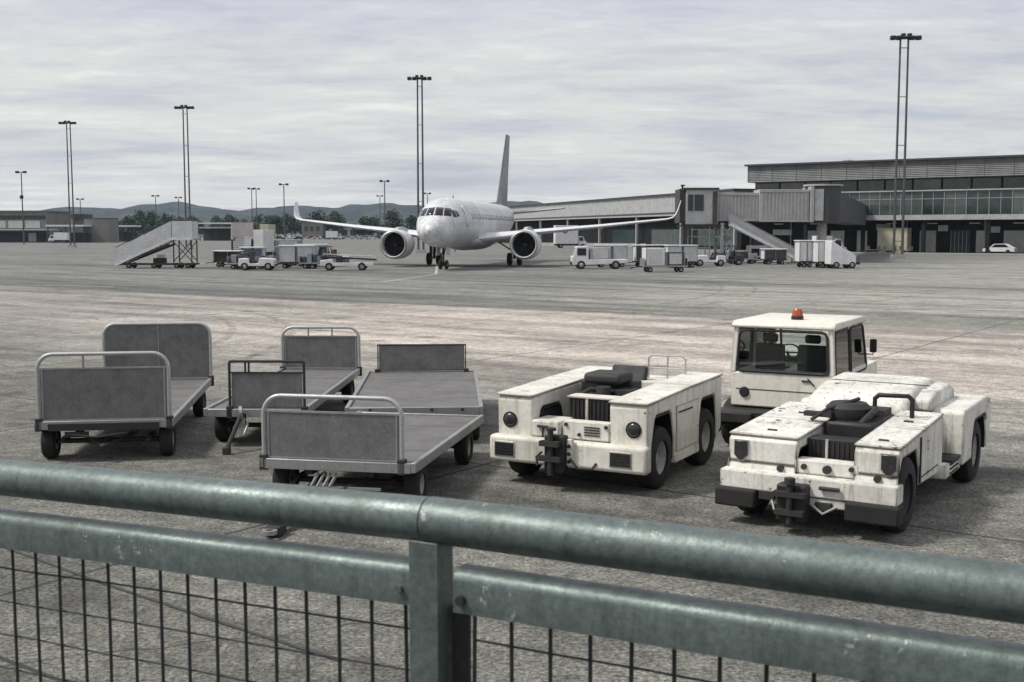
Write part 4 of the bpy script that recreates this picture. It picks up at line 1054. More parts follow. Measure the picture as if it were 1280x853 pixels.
# low belt loader left of the aircraft
def belt_loader(label, loc, heading, box_m=WHITE):
    t = thing('belt_loader', label, 'belt loader', loc, heading)
    MB().prism([(0,.35),(0,.8),(1.0,.9),(1.1,.62),(4.2,.62),(4.2,.35)], 'x', -.8,.8).build('body', box_m, t, bevel=.03)
    b = MB().prism([(.1,1.02),(4.4,.78),(4.4,.90),(.1,1.16)], 'x', -.45,.45).build('conveyor', BLACK, t)
    MB().tube([(-.47,.1,1.3),(-.47,4.3,1.08)],.025,6).tube([(-.47,.1,1.1),(-.47,.1,1.3)],.025,6).tube([(-.47,4.3,.85),(-.47,4.3,1.08)],.025,6).build('rail', WHITE, b)
    MB().box(-.75,-.2,1.2,2.2,.621,1.12).build('engine_cover', box_m, t, bevel=.03)
    MB().box(.2,.7,1.25,1.7,.621,1.15).build('seat', SEATM, t, bevel=.03)
    for y in (.7, 3.3):
        for s in (-1, 1): small_wheel(t, s*.72, y, .32, .22)
    return t
belt_loader('low white belt loader left of the aircraft engine', (*pxd(402,93)[:2],0), 88)
# white box truck and pale yellow lorry behind
def box_truck(label, loc, heading, boxm, L=5.2, zt=3.2, name='box_truck'):
    t = thing(name, label, 'truck', loc, heading)
    MB().box(-1.05,1.05,1.75,1.75+L,.85,zt).build('cargo_box', boxm, t, bevel=.04)
    MB().prism([(0,.5),(0,1.2),(.35,1.35),(.7,2.25),(1.65,2.3),(1.65,.5)], 'x', -.95,.95).build('cab', WHITE, t, bevel=.05)
    MB().prism([(.30,1.37),(.34,1.36),(.69,2.16),(.65,2.18)], 'x', -.85,.85).build('windscreen', DGLASS, t)
    for s in (-1, 1): MB().box(*sorted((s*.952,s*.965)),.72,1.5,1.4,2.1).build('side_window', DGLASS, t)
    MB().box(-.8,.8,.1,1.7+L,.45,.80).build('chassis', DARKST, t)
    for s in (-1, 1): MB().box(s*.7-.12,s*.7+.12,-.03,-.002,.7,.9).build('headlight', LAMPD, t)
    for y in (.85, L+.6):
        for s in (-1, 1): small_wheel(t, s*.88, y, .42, .28)
    return t
box_truck('white box truck behind the left cart group', (*pxd(337.5,133)[:2],0), 184, WHITE, 4.2, 3.3)
box_truck('pale yellow lorry far behind the white box truck', (*pxd(343.5,300)[:2],0), 186, YELLOW, 6, 5.1, 'lorry')

# right group, between aircraft and jet bridge
def van_tractor(label, loc, heading):
    t = thing('cargo_tractor', label, 'truck', loc, heading)
    MB().prism([(0,.35),(0,1.0),(.12,1.1),(.35,1.85),(1.35,1.9),(1.35,.8),(4.6,.8),(4.6,.5),(1.4,.35)], 'x', -.85,.85).build('body', WHITE, t, bevel=.04)
    MB().prism([(.10,1.12),(.14,1.10),(.36,1.76),(.32,1.78)], 'x', -.75,.75).build('windscreen', DGLASS, t)
    for s in (-1, 1): MB().box(*sorted((s*.852,s*.862)),.42,1.15,1.12,1.72).build('side_window', DGLASS, t)
    MB().box(-.84,.84,-.05,-.002,.35,.6).build('bumper', BLACK, t)
    for y in (.75, 3.6):
        for s in (-1, 1): small_wheel(t, s*.75, y, .36, .24)
    return t
R0 = pxd(714,96.5); van_tractor('small white flatbed truck with black windscreen right of the aircraft engine', (*R0[:2],0), 88)
def crate(label, loc, heading, sx_, sy_, sz, m, group=None):
    t = thing('cargo_container', label, 'container', loc, heading, group)
    c = MB().box(-sx_/2,sx_/2,-sy_/2,sy_/2,0,sz).build('shell', m, t, bevel=.03)
    mb = MB()
    for x in (-1, 1):
        for y in (-1, 1): mb.box(x*sx_/2-.03,x*sx_/2+.03,y*sy_/2-.03,y*sy_/2+.03,.02,sz+.01)
    mb.build('corner_post', STEEL, t)
    for e in (-1, 1): MB().box(*sorted((e*(sx_/2+.001), e*(sx_/2+.012))),-sy_*.35,sy_*.35,.1,sz-.1).build('door', m if m is YELLOW else PANELW, t)
    return t
crate('dark cargo container standing behind the covered carts of the left group', pxd(362,112), 84, 1.6, 2.4, 2.3, GREYV)
crate('pale crate on the ground right of the dark baggage tractors', pxd(394,114), 84, 1.3, 1.3, 1.2, CONC)
h = R(88); d88 = Vector((math.sin(h), math.cos(h), 0))
crate('grey crate on the bed of the small white flatbed truck', Vector(R0)+d88*2.35+Vector((0,0,.802)), 88, 1.5, 1.7, .95, BRIDGE)
covered_cart('covered cart between the flatbed truck and the container dolly', (*pxd(744,101)[:2],0), 86, 2.7, 1.95)
covered_cart('covered cart with dark curtains behind the container dolly', (*pxd(792,102)[:2],0), 84, 2.9, 1.95, BRIDGED)
covered_cart('covered cart under the jet bridge cab', (*pxd(832,100)[:2],0), 84, 2.6, 1.95)
C0 = pxd(802,88.5); flat_dolly('long container dolly right of the flatbed truck', (*C0[:2],0), 82, 3.4)
h = R(82); d82 = Vector((math.sin(h), math.cos(h), 0))
crate('square white container on the long container dolly', Vector(C0)+d82*.9+Vector((0,0,.521)), 82, 1.4, 1.45, 1.32, WHITE)
crate('low dark container on the long container dolly', Vector(C0)+d82*2.45+Vector((0,0,.521)), 82, 1.4, 1.4, 1.0, BRIDGED)
baggage_tractor('white baggage tractor below the jet bridge cab', (*pxd(866,104)[:2],0), 88, WHITE, False)
covered_cart('white box cart farthest left of the pair near the terminal', (*pxd(995,101)[:2],0), 86, 1.4, 2.35, WHITE)
covered_cart('white box cart coupled behind the sloped utility truck', (*pxd(1018,99.5)[:2],0), 86, 1.45, 2.35, WHITE)
def sloped_truck(label, loc, heading):
    t = thing('utility_truck', label, 'truck', loc, heading)
    MB().prism([(0,.35),(0,1.05),(.35,1.35),(1.2,1.75),(2.05,2.3),(2.15,2.3),(2.15,.35)], 'x', -.8,.8).build('body', WHITE, t, bevel=.04)
    MB().prism([(.42,1.42),(1.12,1.76),(1.13,1.73),(.44,1.39)], 'x', -.7,.7).build('windscreen', DGLASS, t)
    MB().box(-.8,.8,-.35,-.002,.34,.55).build('bumper', BLACK, t)
    MB().tube([(-.6,-.3,.55),(-.6,-.3,1.2),(.6,-.3,1.2),(.6,-.3,.55)],.03,6).build('guard_bar', BLACK, t)
    for y in (.3, 1.65):
        for s in (-1, 1): small_wheel(t, s*.7, y, .3, .22)
sloped_truck('white utility truck with sloped nose at the right end of the box carts', (*pxd(1065,98)[:2],0), 267)
box_truck('white van truck parked behind the box carts', (*pxd(1055,140)[:2],0), 272, WHITE, 2.0, 2.6)

baggage_tractor('dark baggage tractor beside the jet bridge drive wheels', (*pxd(890,108)[:2],0), 92, CARC['dark'], True)
N0 = pxd(908,112); flat_dolly('loaded dolly under the top of the jet bridge stair', (*N0[:2],0), 88, 2.8)
luggage_on((*N0[:2],0), 88, 4, .2, 2.6, 'suitcase on the dolly under the jet bridge stair', hmax=.8)
covered_cart('covered cart farthest right in the row below the jet bridge', (*pxd(952,110)[:2],0), 88, 2.2, 1.5, BRIDGED)
baggage_tractor('small dark baggage tractor left of the stairs end panel', (*pxd(283,108)[:2],0), 80, CARC['dark'], False)
N1 = pxd(385,112); flat_dolly('loaded dolly behind the right end of the left cart group', (*N1[:2],0), 86, 3.0)
luggage_on((*N1[:2],0), 86, 5, .2, 2.8, 'suitcase on the dolly behind the left cart group', hmax=.9)

# ------------------------------------------------------------------ jet bridge
def jet_bridge():
    D = 115.; X = lambda px: (px-640)/1450*D
    Z = lambda y: 3+(291-y)*D/1450
    t = thing('jet_bridge', 'grey ribbed jet bridge with square cab facing the aircraft, joined to the terminal', 'jet bridge', (X(1030), D+1.5, 0))
    ox, oy = X(1030), D+1.5
    L = lambda px, y, z: (X(px)-ox, y-oy, z)
    def bx(name, m, px0, px1, y0, y1, z0, z1, par=t, bevel=.0):
        return MB().box(X(px0)-ox, X(px1)-ox, y0-oy, y1-oy, z0, z1).build(name, m, par, bevel=bevel)
    # cab
    c = bx('cab', BRIDGE, 856, 896, D, D+3.2, Z(281), Z(238), bevel=.05)
    bx('cab_roof', BRIDGED, 853, 897, D-.15, D+3.4, Z(238)+.003, Z(235.5), c)
    for a, b_ in ((858.5,865),(866.5,878)): bx('cab_window', DGLASS, a, b_, D-.04, D-.003, Z(264), Z(244), c)
    bx('cab_panel', CONC, 880.5, 888, D-.06, D-.003, Z(280), Z(240), c)
    bx('cab_panel', BRIDGED, 889.5, 895, D-.05, D-.003, Z(280), Z(240), c)
    # bellows: concertina hood on the left
    mb = MB()
    for k in range(5): mb.box(X(848.5+k*1.4)-ox, X(849.3+k*1.4)-ox, -1.4, 2.0, Z(279)+.05*(k%2), Z(237)-.05*(k%2))
    mb.box(X(849)-ox, X(855.8)-ox, -1.3, 1.9, Z(278), Z(238.5)); mb.build('bellows', BRIDGED, t)
    bx('cab_floor', DARKST, 851, 905, D-.3, D+3.3, Z(283.5), Z(281.2), c)
    lamp = MB().bar(L(851, D-.4, Z(236)), L(849, D-.9, Z(233)), .15).box(X(848)-ox, X(853)-ox, -2.5, -2.2, Z(234), Z(232.5)).build('floodlight', BLACK, t)
    # tunnel: inner + outer telescoping sections with ribs
    def tunnel(name, a, b_, y0, y1, zt, zb):
        o = bx(name, BRIDGE, a, b_, y0, y1, zb, zt, bevel=.03)
        mb = MB(); k = 0; xx = X(a)+.25
        while xx < X(b_)-.1:
            mb.box(xx-ox-.06, xx-ox+.06, y0-oy-.07, y0-oy-.003, zb+.25, zt-.3); xx += .36
        mb.build('rib', BRIDGE, o)
        MB().box(X(a)-ox, X(b_)-ox, y0-oy-.1, y0-oy-.003, zt-.26, zt-.02).build('edge_beam', CONC, o); MB().box(X(a)-ox, X(b_)-ox, y0-oy-.1, y0-oy-.003, zb, zb+.2).build('edge_beam', CONC, o)
    tunnel('inner_tunnel', 897, 952, D+.5, D+3.0, Z(241.5), Z(276.5))
    tunnel('outer_tunnel', 948, 1010, D+.3, D+3.2, Z(237.5), Z(277.5))
    # rotunda
    mb = MB(); cx_, cy2 = X(1032)-ox, D+1.8-oy
    mb.lathe([(0,Z(279)),(1.75,Z(279)),(1.75,Z(233)),(0,Z(233))], (cx_,cy2,0), (0,0,1), 24); r = mb.build('rotunda', BRIDGED, t)
    MB().lathe([(0,Z(233)+.002),(1.95,Z(233)+.002),(1.95,Z(231)),(0,Z(230))], (cx_,cy2,0), (0,0,1), 24).build('rotunda_roof', CONC, r)
    bx('rotunda_frame', CONC, 1011, 1015, D-.05, D+3.4, Z(278), Z(234))
    bx('rotunda_panel', BRIDGE, 1016, 1027, D+.02, D+3.0, Z(276), Z(237))
    MB().cyl((cx_,cy2,0),(cx_,cy2,Z(279)),.45,n=20).build('rotunda_column', CONC, t)
    # fixed corridor back to the terminal
    p0 = Vector((X(1040), D+3.5, 0)); p1 = Vector((52.0, 176.0, 0)); dv = (p1-p0).normalized(); q = Vector((-dv.y, dv.x, 0))
    mb = MB(); o = Vector((ox, oy, 0))
    prof = [(-1.4,Z(277)),(1.4,Z(277)),(1.4,Z(239)),(-1.4,Z(239))]
    mb.loft([[p0-o+q*a+Vector((0,0,z)) for a, z in prof], [p1-o+q*a+Vector((0,0,z)) for a, z in prof]]); mb.build('fixed_corridor', BRIDGED, t)
    # drive column: portal with wheels and lattice
    x0 = X(901)-ox
    mb = MB()
    for y in (-1.7, 1.9): mb.bar((x0,y,.9),(x0,y,Z(279)),.28); mb.bar((x0+.9,y,.9),(x0+.9,y,Z(279)),.2)
    mb.bar((x0,-1.7,2.6),(x0,1.9,2.6),.2); mb.bar((x0,-1.7,.95),(x0,1.9,.95),.35)
    mb.build('drive_column', STEEL, t)
    for y in (-1.75, 1.95):
        mb = MB(); mb.bar((x0,y,1.1),(x0+.9,y,2.4),.1); mb.bar((x0+.9,y,1.1),(x0,y,2.4),.1); mb.bar((x0,y,2.5),(x0+.9,y,3.6),.1); mb.bar((x0+.9,y,2.5),(x0,y,3.6),.1); mb.build('lattice', CONC, t)
    for y in (-1.7, 1.9):
        for dx in (0,.95): 
            MB().lathe([(.2,-.2),(.45,-.2),(.5,0),(.45,.2),(.2,.2)], (x0+dx,y,.5), (0,1,0), 20, close=True).build('drive_wheel', RUBBER, t)
    mb = MB(); mb.box(x0-.3,x0+1.6,-1.95,2.15,.75,.95); mb.build('bogie', DARKST, t)
    # side stair
    a = L(909, D-.9, Z(281)); b_ = L(988, D-.9, .55)
    mb = MB(); ns = 17
    for s_ in (-.5,.5): mb.bar((a[0],a[1]+s_,a[2]),(b_[0],b_[1]+s_,b_[2]),.07,.28)
    st = mb.build('stair', WHITE, t)
    mb = MB()
    for k in range(ns):
        f = (k+.5)/ns; mb.box(a[0]+(b_[0]-a[0])*f-.14, a[0]+(b_[0]-a[0])*f+.14, a[1]-.46, a[1]+.46, a[2]+(b_[2]-a[2])*f, a[2]+(b_[2]-a[2])*f+.03)
    mb.build('tread', STEEL, st)
    mb = MB()
    for s_ in (-.5,.5):
        for dz in (.5, 1.0): mb.tube([(a[0],a[1]+s_,a[2]+dz),(b_[0],b_[1]+s_,b_[2]+dz)],.03,6)
        for k in range(9):
            f = k/8; p = (a[0]+(b_[0]-a[0])*f, a[1]+s_, a[2]+(b_[2]-a[2])*f); mb.tube([p,(p[0],p[1],p[2]+1.0)],.025,6)
    mb.build('handrail', CONC, st)
    for s_ in (-.5,.5): MB().prism([(a[0],a[2]+.18),(b_[0],b_[2]+.18),(b_[0],b_[2]+.9),(a[0],a[2]+.9)], 'y', a[1]+s_*1.0-.01, a[1]+s_*1.0+.01).build('stair_panel', BRIDGE, st)
    mb = MB(); mb.bar((b_[0],b_[1]-.5,0),(b_[0],b_[1]-.5,.6),.1); mb.bar((b_[0],b_[1]+.5,0),(b_[0],b_[1]+.5,.6),.1); mb.build('stair_foot', DARKST, st)
    # service frame below the cab
    mb = MB()
    for px in (864, 886):
        for y in (D, D+2.6): mb.bar(L(px,y,.0), L(px,y,Z(284)), .09)
    for z in (1.5, 2.6, 3.3): mb.bar(L(864,D,z), L(886,D,z), .07); mb.bar(L(864,D+2.6,z), L(886,D+2.6,z), .07)
    mb.build('service_frame', STEEL, t)
jet_bridge()
def power_unit(label, loc, heading):
    t = thing('power_unit', label, 'generator', loc, heading)
    MB().box(-.8,.8,0,2.6,.5,1.7).build('housing', WHITE, t, bevel=.05)
    MB().box(-.82,.82,.2,1.0,.7,1.4).build('vent', BLACK, t)
    MB().box(-.7,.7,-.1,2.7,.35,.498).build('chassis', DARKST, t)
    for y in (.5, 2.1):
        for s in (-1, 1): small_wheel(t, s*.65, y, .28, .2)
    MB().tube([(0,0,.42),(0,-1.2,.4)],.04,6).build('drawbar', DARKST, t)
power_unit('white ground power unit under the jet bridge stair', (*pxd(934,117)[:2],0), 90)

# ------------------------------------------------------------------ terminal
def terminal():
    ang = -math.degrees(math.atan2(TD.y, TD.x))            # heading so that local x runs along the facade
    t = thing('terminal', 'long grey airport terminal with corrugated top and green glass band, at right', 'building', T0, ang)
    Lx = 78.; dp = 30.                                    # local: x along facade, y into the building
    MB().box(0,Lx,-.0,dp,11.0,13.6).build('fascia', CORR, t)
    MB().box(-.4,Lx+.4,-.5,dp+.5,13.602,13.85).build('roof', BRIDGED, t)
    mb = MB()
    for k in range(20): mb.box(k*4-.03+.2,k*4+.03+.2,-.03,-.003,11.02,13.58)
    mb.build('fascia_joint', BRIDGED, t)
    # recessed upper band
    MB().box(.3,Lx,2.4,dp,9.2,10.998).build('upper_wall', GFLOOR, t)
    for k in range(18): MB().box(.5+k*4.2,.5+k*4.2+3.9,2.3,2.396,9.4,10.9).build('clerestory', GLAZ, t)
    MB().box(0,Lx,-1.4,2.3,9.0,9.2).build('ledge', CONC, t)
    # glass band, bay by bay
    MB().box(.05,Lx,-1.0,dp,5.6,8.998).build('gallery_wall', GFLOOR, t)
    k = 0; x = .1
    while x < Lx-3:
        w = MB().box(x+.06,x+3.04,-1.10,-1.004,5.66,8.95).build('window', GLAZ, t)
        mb = MB(); mb.box(x-.05,x+.055,-1.22,-1.004,5.62,8.98)
        for z in (7.9,): mb.box(x+.06,x+3.04,-1.16,-1.101,z-.05,z+.05)
        mb.box(x+1.5,x+1.58,-1.15,-1.101,5.66,8.95)
        mb.build('mullion', STEEL, w); x += 3.1; k += 1
    MB().box(-.1,Lx,-1.5,dp,4.85,5.598).build('spandrel', CONC, t)
    # ground floor set back under the gallery
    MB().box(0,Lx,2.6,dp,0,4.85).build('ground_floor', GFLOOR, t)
    for x in range(1, 78, 9): MB().box(x,x+.5,-1.1,-.6,0,4.848).build('column', GFLOOR, t)
    for x, w_, m in ((8.6,2.6,CONC),(13,2.2,BRIDGE),(17.2,1.6,BRIDGE),(26.7,2.4,CONC),(31.2,2.8,GLAZ),(34.8,1.2,BRIDGE),(38.6,2.8,CONC),(46,3,GLAZ),(55.5,3.4,CONC),(63,3,GLAZ),(70,4,CONC)):
        d = MB().box(x,x+w_,2.5,2.596,.1,3.3).build('gate_door', m, t)
        mb = MB(); [mb.box(x+.05+k*.55,x+.1+k*.55,2.46,2.499,.12,3.28) for k in range(int(w_/.55))]; mb.build('door_rib', BRIDGE, d)
    for x, w_, z in ((3.5,3.2,2.6),(10.8,1.6,3.1),(20.2,2.2,3.4),(29.4,1.4,3.2),(36.3,1.8,3.0),(42.0,2.0,3.2)):
        MB().box(x,x+w_,2.3,2.596,z,z+.9).build('vent_unit', BRIDGE, t, bevel=.04)
    for x in (6.5,24.8,36.0,44.5): MB().cyl((x,2.5,.1),(x,2.5,4.8),.09,n=8).build('drain_pipe', CONC, t)
    for x in range(4, 44, 6): MB().box(x,x+1.5,1.6,1.75,4.3,4.42).build('light_fitting', WHITE, t)
    # left end wall details
    for k in range(3): MB().box(-.06,-.003,4+k*8,9+k*8,6.2,8.6).build('end_window', GLAZ, t)
    MB().box(-.05,dp*0+.0,0.0,dp,0,.3).build('plinth', CONC, t)
    # rooftop plant
    for x, s in ((14,.5),(47,.5)): MB().box(x,x+2.2*s,4,6,13.852,13.852+.9*s).build('roof_unit', BRIDGE, t, bevel=.05)
terminal()
# vehicles and boxes by the terminal wall
def along(s, out): p = terr(s, out, 0); return (p.x, p.y, 0)
FH = -math.degrees(math.atan2(TD.y, TD.x))+90
crate('dull yellow container standing at the terminal wall behind the mast', along(23.6,-.4), FH, 2.0, 4.4, 3.7, YELLOW)
flat_dolly('empty dolly left of three beside the kerb at the terminal', along(21.0,3.6), FH, 1.6)
flat_dolly('empty dolly in the middle of three beside the kerb at the terminal', along(23.4,3.6), FH, 1.6)
flat_dolly('empty dolly right of three beside the kerb at the terminal', along(25.8,3.6), FH, 1.6)

# ------------------------------------------------------------------ pier to the left of the terminal
def pier():
    p1 = Vector((38.0, 200., 0)); p0 = Vector((-12., 372., 0)); d = (p0-p1); L = d.length; d.normalize()
    ang = math.degrees(math.atan2(d.x, d.y))
    t = thing('pier_building', 'long grey pier raised on pale columns over dark ground floor, behind the wing', 'building', p1, ang)
    # local y runs away along the pier; the viewer is on the -x side
    MB().box(0,9,0,L,6.9,10.2).build('wall', BRIDGE, t)
    MB().box(-.4,9.4,-.4,L,10.202,10.5).build('roof', BRIDGED, t)
    MB().box(-.25,9,0,L,6.5,6.898).build('floor_edge', BRIDGED, t)
    MB().box(-.30,-.252,0,L,6.2,6.5).build('edge_strip', CONC, t)
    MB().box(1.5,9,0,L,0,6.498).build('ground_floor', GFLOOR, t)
    y = -.6
    while y < L: 
        MB().box(-.1,.35,y,y+.5,0,6.2).build('column', CONC, t); y += 22.
    for k in range(3): MB().box(1.42,1.497,3+k*22.,17+k*22.,.6,3.6).build('window', GLAZ, t)
pier()
def low_wall():
    t = MB().box(0,1,0,1,0,1)
    t = MB(); a = Vector(pxd(676,262)); b = Vector(pxd(870,232)); d = (b-a).normalized(); q = Vector((-d.y,d.x,0))*.15
    P = [a-q,b-q,b+q,a+q]; lo = [t.bm.verts.new(p) for p in P]; hi = [t.bm.verts.new(p+Vector((0,0,.75))) for p in P]
    t.bm.faces.new(hi); t.bm.faces.new(lo[::-1])
    for i in range(4): t.bm.faces.new((lo[i], lo[(i+1)%4], hi[(i+1)%4], hi[i]))
    tag(t.build('low_wall', CONC), 'low pale concrete wall in front of the raised pier', 'wall')
low_wall()
box_truck('tall pale box truck standing in front of the pier', (*pxd(732,228)[:2],0), 262, WHITE, 4.5, 4.4)

# ------------------------------------------------------------------ buildings far left
def far_left():
    t = thing('hangar_building', 'low brown grey building with pale windows and flat canopy at far left', 'building', (*pxd(30,355)[:2],0), 0)
    MB().box(-36,7.5,0,20,0,9.4).build('wall', FARB, t)
    MB().box(-36.4,8,-.5,20.5,9.402,9.7).build('roof', FARB, t)
    MB().box(-36,7.4,-.06,-.003,7.0,8.2).build('upper_band', FARD, t)
    for k in range(7): MB().box(-30+k*5.2,-30+k*5.2+4.4,-.12,-.003,4.4,6.6).build('window', FARW, t)
    MB().box(-38,14,-3.5,-.2,3.7,4.1).build('canopy', FARW, t)
    MB().box(-36,7.4,-.13,-.003,.2,3.4).build('ground_floor', FARD, t)
    for x in (-26,-10,2): MB().box(x,x+2.4,-.2,-.131,.3,2.9).build('door', FARW, t)
    for x in (-37,-24,-11,2,13): MB().box(x,x+.3,-3.4,-3.1,0,3.698).build('post', FARD, t)
    t = thing('plain_building', 'plain windowless grey brown block beside the low building at far left', 'building', (*pxd(123,352)[:2],0), 0)
    MB().box(-3.7,3.7,0,9,0,7.2).build('wall', FARB, t); MB().box(-3.8,3.8,-.1,9.1,7.202,7.4).build('roof', FARD, t)
    MB().box(-2.9,-1.9,-.05,-.003,.1,2.2).build('door', FARD, t)
    t = thing('small_tower', 'small dark roofed block behind the canopy at far left', 'building', (*pxd(102,380)[:2],0), 0)
    MB().box(-2.2,2.2,0,5,0,7.4).build('wall', FARB, t); MB().box(-2.5,2.5,-.3,5.3,7.402,9).build('roof', FARD, t)
    def canopy(label, px0, px1, d, z, dbl=False):
        c = thing('canopy', label, 'canopy', (*pxd((px0+px1)/2, d)[:2],0), 0)
        hw = (px1-px0)/2900*d
        MB().box(-hw,hw,0,8,z,z+.5).build('roof', WHITE, c)
        if dbl: MB().box(-hw,hw,.5,7.5,z-1.6,z-1.1).build('lower_roof', FARW, c)
        n = max(2, int(hw/3))
        for k in range(n+1):
            x = -hw+.3+(2*hw-.6)*k/n; MB().box(x-.12,x+.12,.6,.9,0,z-.002 if not dbl else z-1.602).build('post', FARD, c)
        MB().box(-hw+.4,hw-.4,5,7.4,0,z-1.8).build('back_wall', FARD, c)
    canopy('thin white flat canopy right of the low building', 60, 107, 345, 4.8)
    canopy('short white flat canopy left of the passenger stairs', 139, 169, 380, 4.9)
    canopy('long double white canopy right of the passenger stairs', 250, 291, 430, 6.2, True)
    t = thing('grey_building', 'small grey building behind the parked cars below the wing tip', 'building', (*pxd(392,640)[:2],0), 0)
    MB().box(-6,5.5,0,10,0,9).build('wall', FARB, t); MB().box(-6.3,5.8,-.3,10.3,9.002,9.5).build('roof', FARD, t)
    for k in range(3): MB().box(-4.5+k*3.2,-2.7+k*3.2,-.08,-.003,4,6.4).build('window', FARD, t)
    t = thing('long_building', 'long low pale building behind the parked cars under the left wing', 'building', (*pxd(465,660)[:2],0), 0)
    MB().box(-24,24,0,12,0,6.2).build('wall', FARW, t); MB().box(-24.4,24.4,-.4,12.4,6.202,6.9).build('roof', FARD, t)
    for k in range(9): MB().box(-22+k*5,-18.6+k*5,-.08,-.003,1.4,4.6).build('window', FARD, t)
far_left()

# ------------------------------------------------------------------ parked cars far away
def make_car(m):
    t = thing('parked_car', 'x', 'car')
    MB().prism([(0,.3),(0,.72),(.9,.86),(1.5,1.4),(3.1,1.44),(3.9,.95),(4.25,.85),(4.3,.3)], 'x', -.85,.85).build('body', m, t, bevel=.05)
    for s in (-1, 1): MB().prism([(1.15,.92),(1.62,1.34),(3.0,1.36),(3.55,.94)], 'x', *sorted((s*.852,s*.86))).build('window', DGLASS, t)
    MB().prism([(.98,.93),(1.47,1.37),(1.44,1.40),(.95,.95)], 'x', -.74,.74).build('windscreen', DGLASS, t)
    for y in (.8, 3.4):
        for s in (-1, 1): MB().lathe([(0,-.1),(.31,-.1),(.31,.1),(0,.1)], (s*.78,y,.31), (1,0,0), 12).build('wheel', RUBBER, t)
    return t
random.seed(11)
LBL = {'white': 'small white car in the far parking row beyond the apron', 'silver': 'small silver car in the far parking row beyond the apron',
       'dark': 'small dark car in the far parking row beyond the apron', 'red': 'small red car in the far parking row beyond the apron'}
proto = {}
spots = []
for row, (d, a, b, st) in enumerate(((520,346,524,9.3),(585,352,520,10.6),(500,146,300,13.))):
    px = a
    while px < b:
        spots.append((px+random.uniform(-1.5,1.5), d+random.uniform(-2,2), random.choice((90,270))+random.uniform(-8,8))); px += st*random.uniform(.9,1.3)
for px, d, hd in spots:
    c = random.choice(('white','white','white','silver','silver','dark','dark','red'))
    loc = (*pxd(px, d)[:2], 0)
    if c not in proto:
        proto[c] = make_car(CARC[c]); r = proto[c]; r.location = loc; r.rotation_euler = (0,0,-R(hd)); r['label'] = LBL[c]; r['group'] = 'cars parked beyond the apron'
    else: dup(proto[c], loc, hd, LBL[c], 'cars parked beyond the apron')
box_truck('white box truck among the parked cars under the left wing', (*pxd(428,505)[:2],0), 270, WHITE, 5, 3.6)
box_truck('white box truck near the flat canopy at far left', (*pxd(64,340)[:2],0), 92, WHITE, 4, 3.0)
def white_car(label, loc, hd): dup(proto['white'], loc, hd, label, None)
cw = dup(proto['white'], along(36.6,.2), FH, 'white car parked on the kerb against the terminal ground floor'); 
if 'group' in cw: del cw['group']

# ------------------------------------------------------------------ light masts
def twin_mast(label, px, d, H, spread=.36):
    t = thing('light_mast', label, 'light mast', (*pxd(px, d)[:2],0), 0, 'tall twin pole light masts')
    for s in (-1, 1): MB().tube([(s*spread*1.12,0,0),(s*spread,0,H)], [.17,.11], 10).build('pole', POLE, t)
    mb = MB()
    for k in range(5): z = 2+k*(H-3)/4; mb.bar((-spread*1.3,0,z),(spread*1.3,0,z),.08)
    mb.build('rung', POLE, t)
    c = MB().box(-1.6,1.6,-.3,.3,H,H+.12).box(-.9,.9,-.9,.9,H+.12,H+.2).build('head_frame', POLE, t)
    for x in (-1.45,-.75,.75,1.45):
        MB().box(x-.28,x+.28,-.75,-.2,H-.18,H+.28).build('floodlight', BLACK, t, bevel=.03)
    for x in (-.35,.35): MB().box(x-.22,x+.22,-.9,-.4,H+.2,H+.5).build('floodlight', BLACK, t, bevel=.03)
    MB().box(-.7,.7,-.6,.6,0,.5).build('base', CONC, t)
    return t
def single_mast(label, px, d, ytop, box=False):
    H = 3+(291-ytop)*d/1450
    t = thing('light_pole', label, 'light pole', (*pxd(px, d)[:2],0), 0, 'distant single pole lights')
    MB().tube([(0,0,0),(0,0,H)], [.2,.13], 8).build('pole', POLE, t)
    MB().box(-1.2,1.2,-.25,.25,H,H+.15).build('crossarm', POLE, t)
    for x in (-.95,.95): MB().box(x-.38,x+.38,-.5,.3,H-.15,H+.4).build('floodlight', BLACK, t, bevel=.03)
    if box: MB().lathe([(0,-.55),(.4,-.4),(.5,0),(.4,.4),(0,.55)], (0,-.3,H*.66), (0,0,1), 14).build('camera_housing', BLACK, t)
twin_mast('twin pole light mast above the canopies at far left', 92.5, 238, 25)
twin_mast('twin pole light mast rising behind the passenger stairs', 237, 210, 25.1)
twin_mast('twin pole light mast rising just behind the aircraft nose, tallest on the left', 526.5, 170, 25, .33)
twin_mast('twin pole light mast in front of the terminal', 1121, 135, 25, .45)
single_mast('single pole light with round housing halfway up, at far left', 32, 300, 217, True)
for px, d, yt, lb in ((197.5,420,246,'thin light pole left of the mast behind the stairs'),(226,450,248,'short light pole close to the mast behind the stairs'),
                      (317,400,237,'left light pole of a close pair before the hills'),(322.5,404,237.5,'right light pole of a close pair before the hills'),
                      (357,330,232,'light pole rising left of the wing tip'),(482,320,228,'light pole above the left wing'),
                      (476,470,246,'shorter light pole beside the one above the left wing'),(535,430,243,'light pole peeking out right behind the aircraft roof mast'),
                      (104,430,250,'thin light pole right of the far left mast')):
    single_mast(lb, px, d, yt)

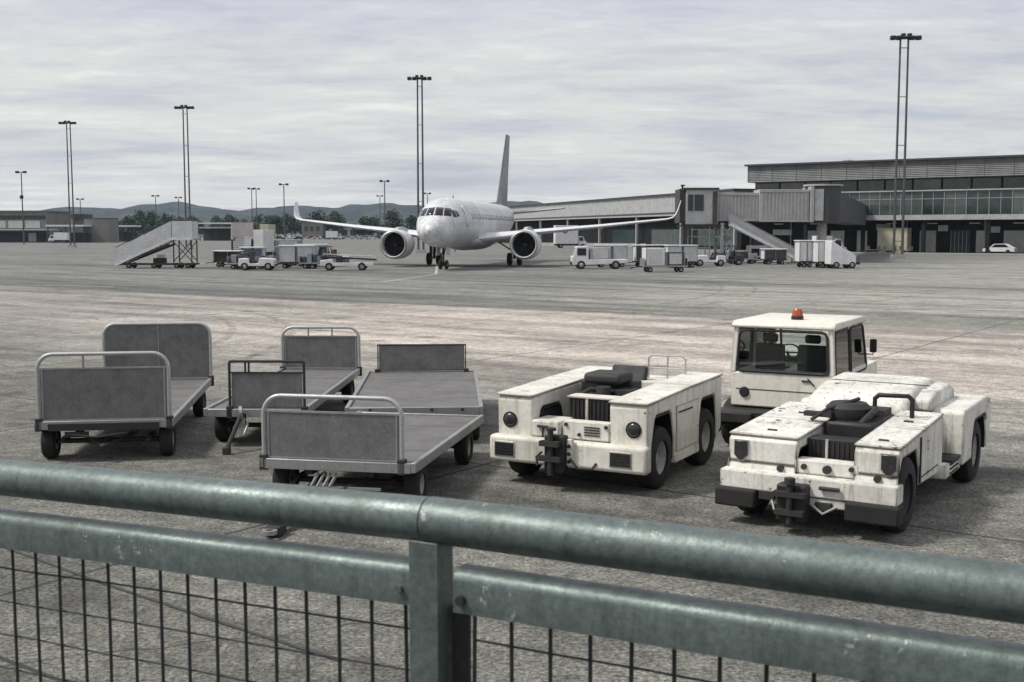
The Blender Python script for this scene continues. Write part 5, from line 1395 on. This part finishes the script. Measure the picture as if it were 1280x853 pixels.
# ------------------------------------------------------------------ trees below the hills
def make_tree(seed, h, r):
    rnd = random.Random(seed)
    t = thing('tree', 'dark leafy tree in the row below the hills', 'tree', group='trees below the hills')
    MB().tube([(0,0,0),(.1,0,h*.3),(0,.1,h*.7)], [.28,.2,.06], 8).tube([(.1,0,h*.3),(r*.5,.2,h*.6)], [.12,.04], 6).tube([(.1,0,h*.35),(-r*.5,-.2,h*.62)], [.12,.04], 6).build('trunk', BARK, t)
    mb = MB(); cl = []
    for k in range(16):
        a = rnd.uniform(0, 6.28); rr = r*math.sqrt(rnd.random())*.75; z = h*rnd.uniform(.32,.88)
        cl.append((rr*math.cos(a)*(1.15-z/h*.6), rr*math.sin(a)*(1.15-z/h*.6), z, rnd.uniform(.28,.5)*r))
    for (cx0, cy0, cz, cr) in cl:
        for k in range(60):
            v = Vector((rnd.gauss(0,1), rnd.gauss(0,1), rnd.gauss(0,1))).normalized()*cr*rnd.uniform(.55,1.05)
            p = Vector((cx0, cy0, cz))+v; n = Vector((rnd.gauss(0,1), rnd.gauss(0,1), rnd.gauss(0,1)+.6)).normalized()
            a = n.orthogonal().normalized()*rnd.uniform(.3,.55); b = n.cross(a)
            mb.face([p-a-b*.6, p+a-b*.6, p+a*.7+b*.7, p-a*.7+b*.7])
    mb.build('crown', LEAF, t, recalc=False)
    return t
protos = [make_tree(s, h, r) for s, h, r in ((1,11,4.6),(2,9,4.2),(5,13,4.8))]
random.seed(21)
tp = []
px = 150
while px < 735:
    if 90 < px < 140 or random.random() < .1: px += 7; continue
    dd = random.uniform(600, 790) if px > 140 else random.uniform(430, 520)
    tp.append((px, dd)); px += random.uniform(3, 7)
for i, (px, dd) in enumerate(tp):
    src = protos[i % 3]; loc = (*pxd(px, dd)[:2], 0)
    if i < 3: src.location = loc
    else:
        c = dup(src, loc, random.uniform(0,360), 'dark leafy tree in the row below the hills', 'trees below the hills')
        s = random.uniform(.8,1.2); c.scale = (s*1.15, s*1.15, s)

# ------------------------------------------------------------------ air
hz = MB().box(-3600,3600,-300,3700,-1.5,190)
hm = bpy.data.materials.new('haze_air'); hm.use_nodes = True; hn = hm.node_tree; hn.nodes.clear()
out = hn.nodes.new('ShaderNodeOutputMaterial'); pv = hn.nodes.new('ShaderNodeVolumePrincipled')
pv.inputs['Color'].default_value = (.62,.78,.95,1); pv.inputs['Density'].default_value = .00008; pv.inputs['Anisotropy'].default_value = .2
hn.links.new(pv.outputs[0], out.inputs['Volume'])
ho = hz.build('haze', hm); ho['kind'] = 'stuff'
S.cycles.volume_bounces = 0
S.cycles.use_denoising = True
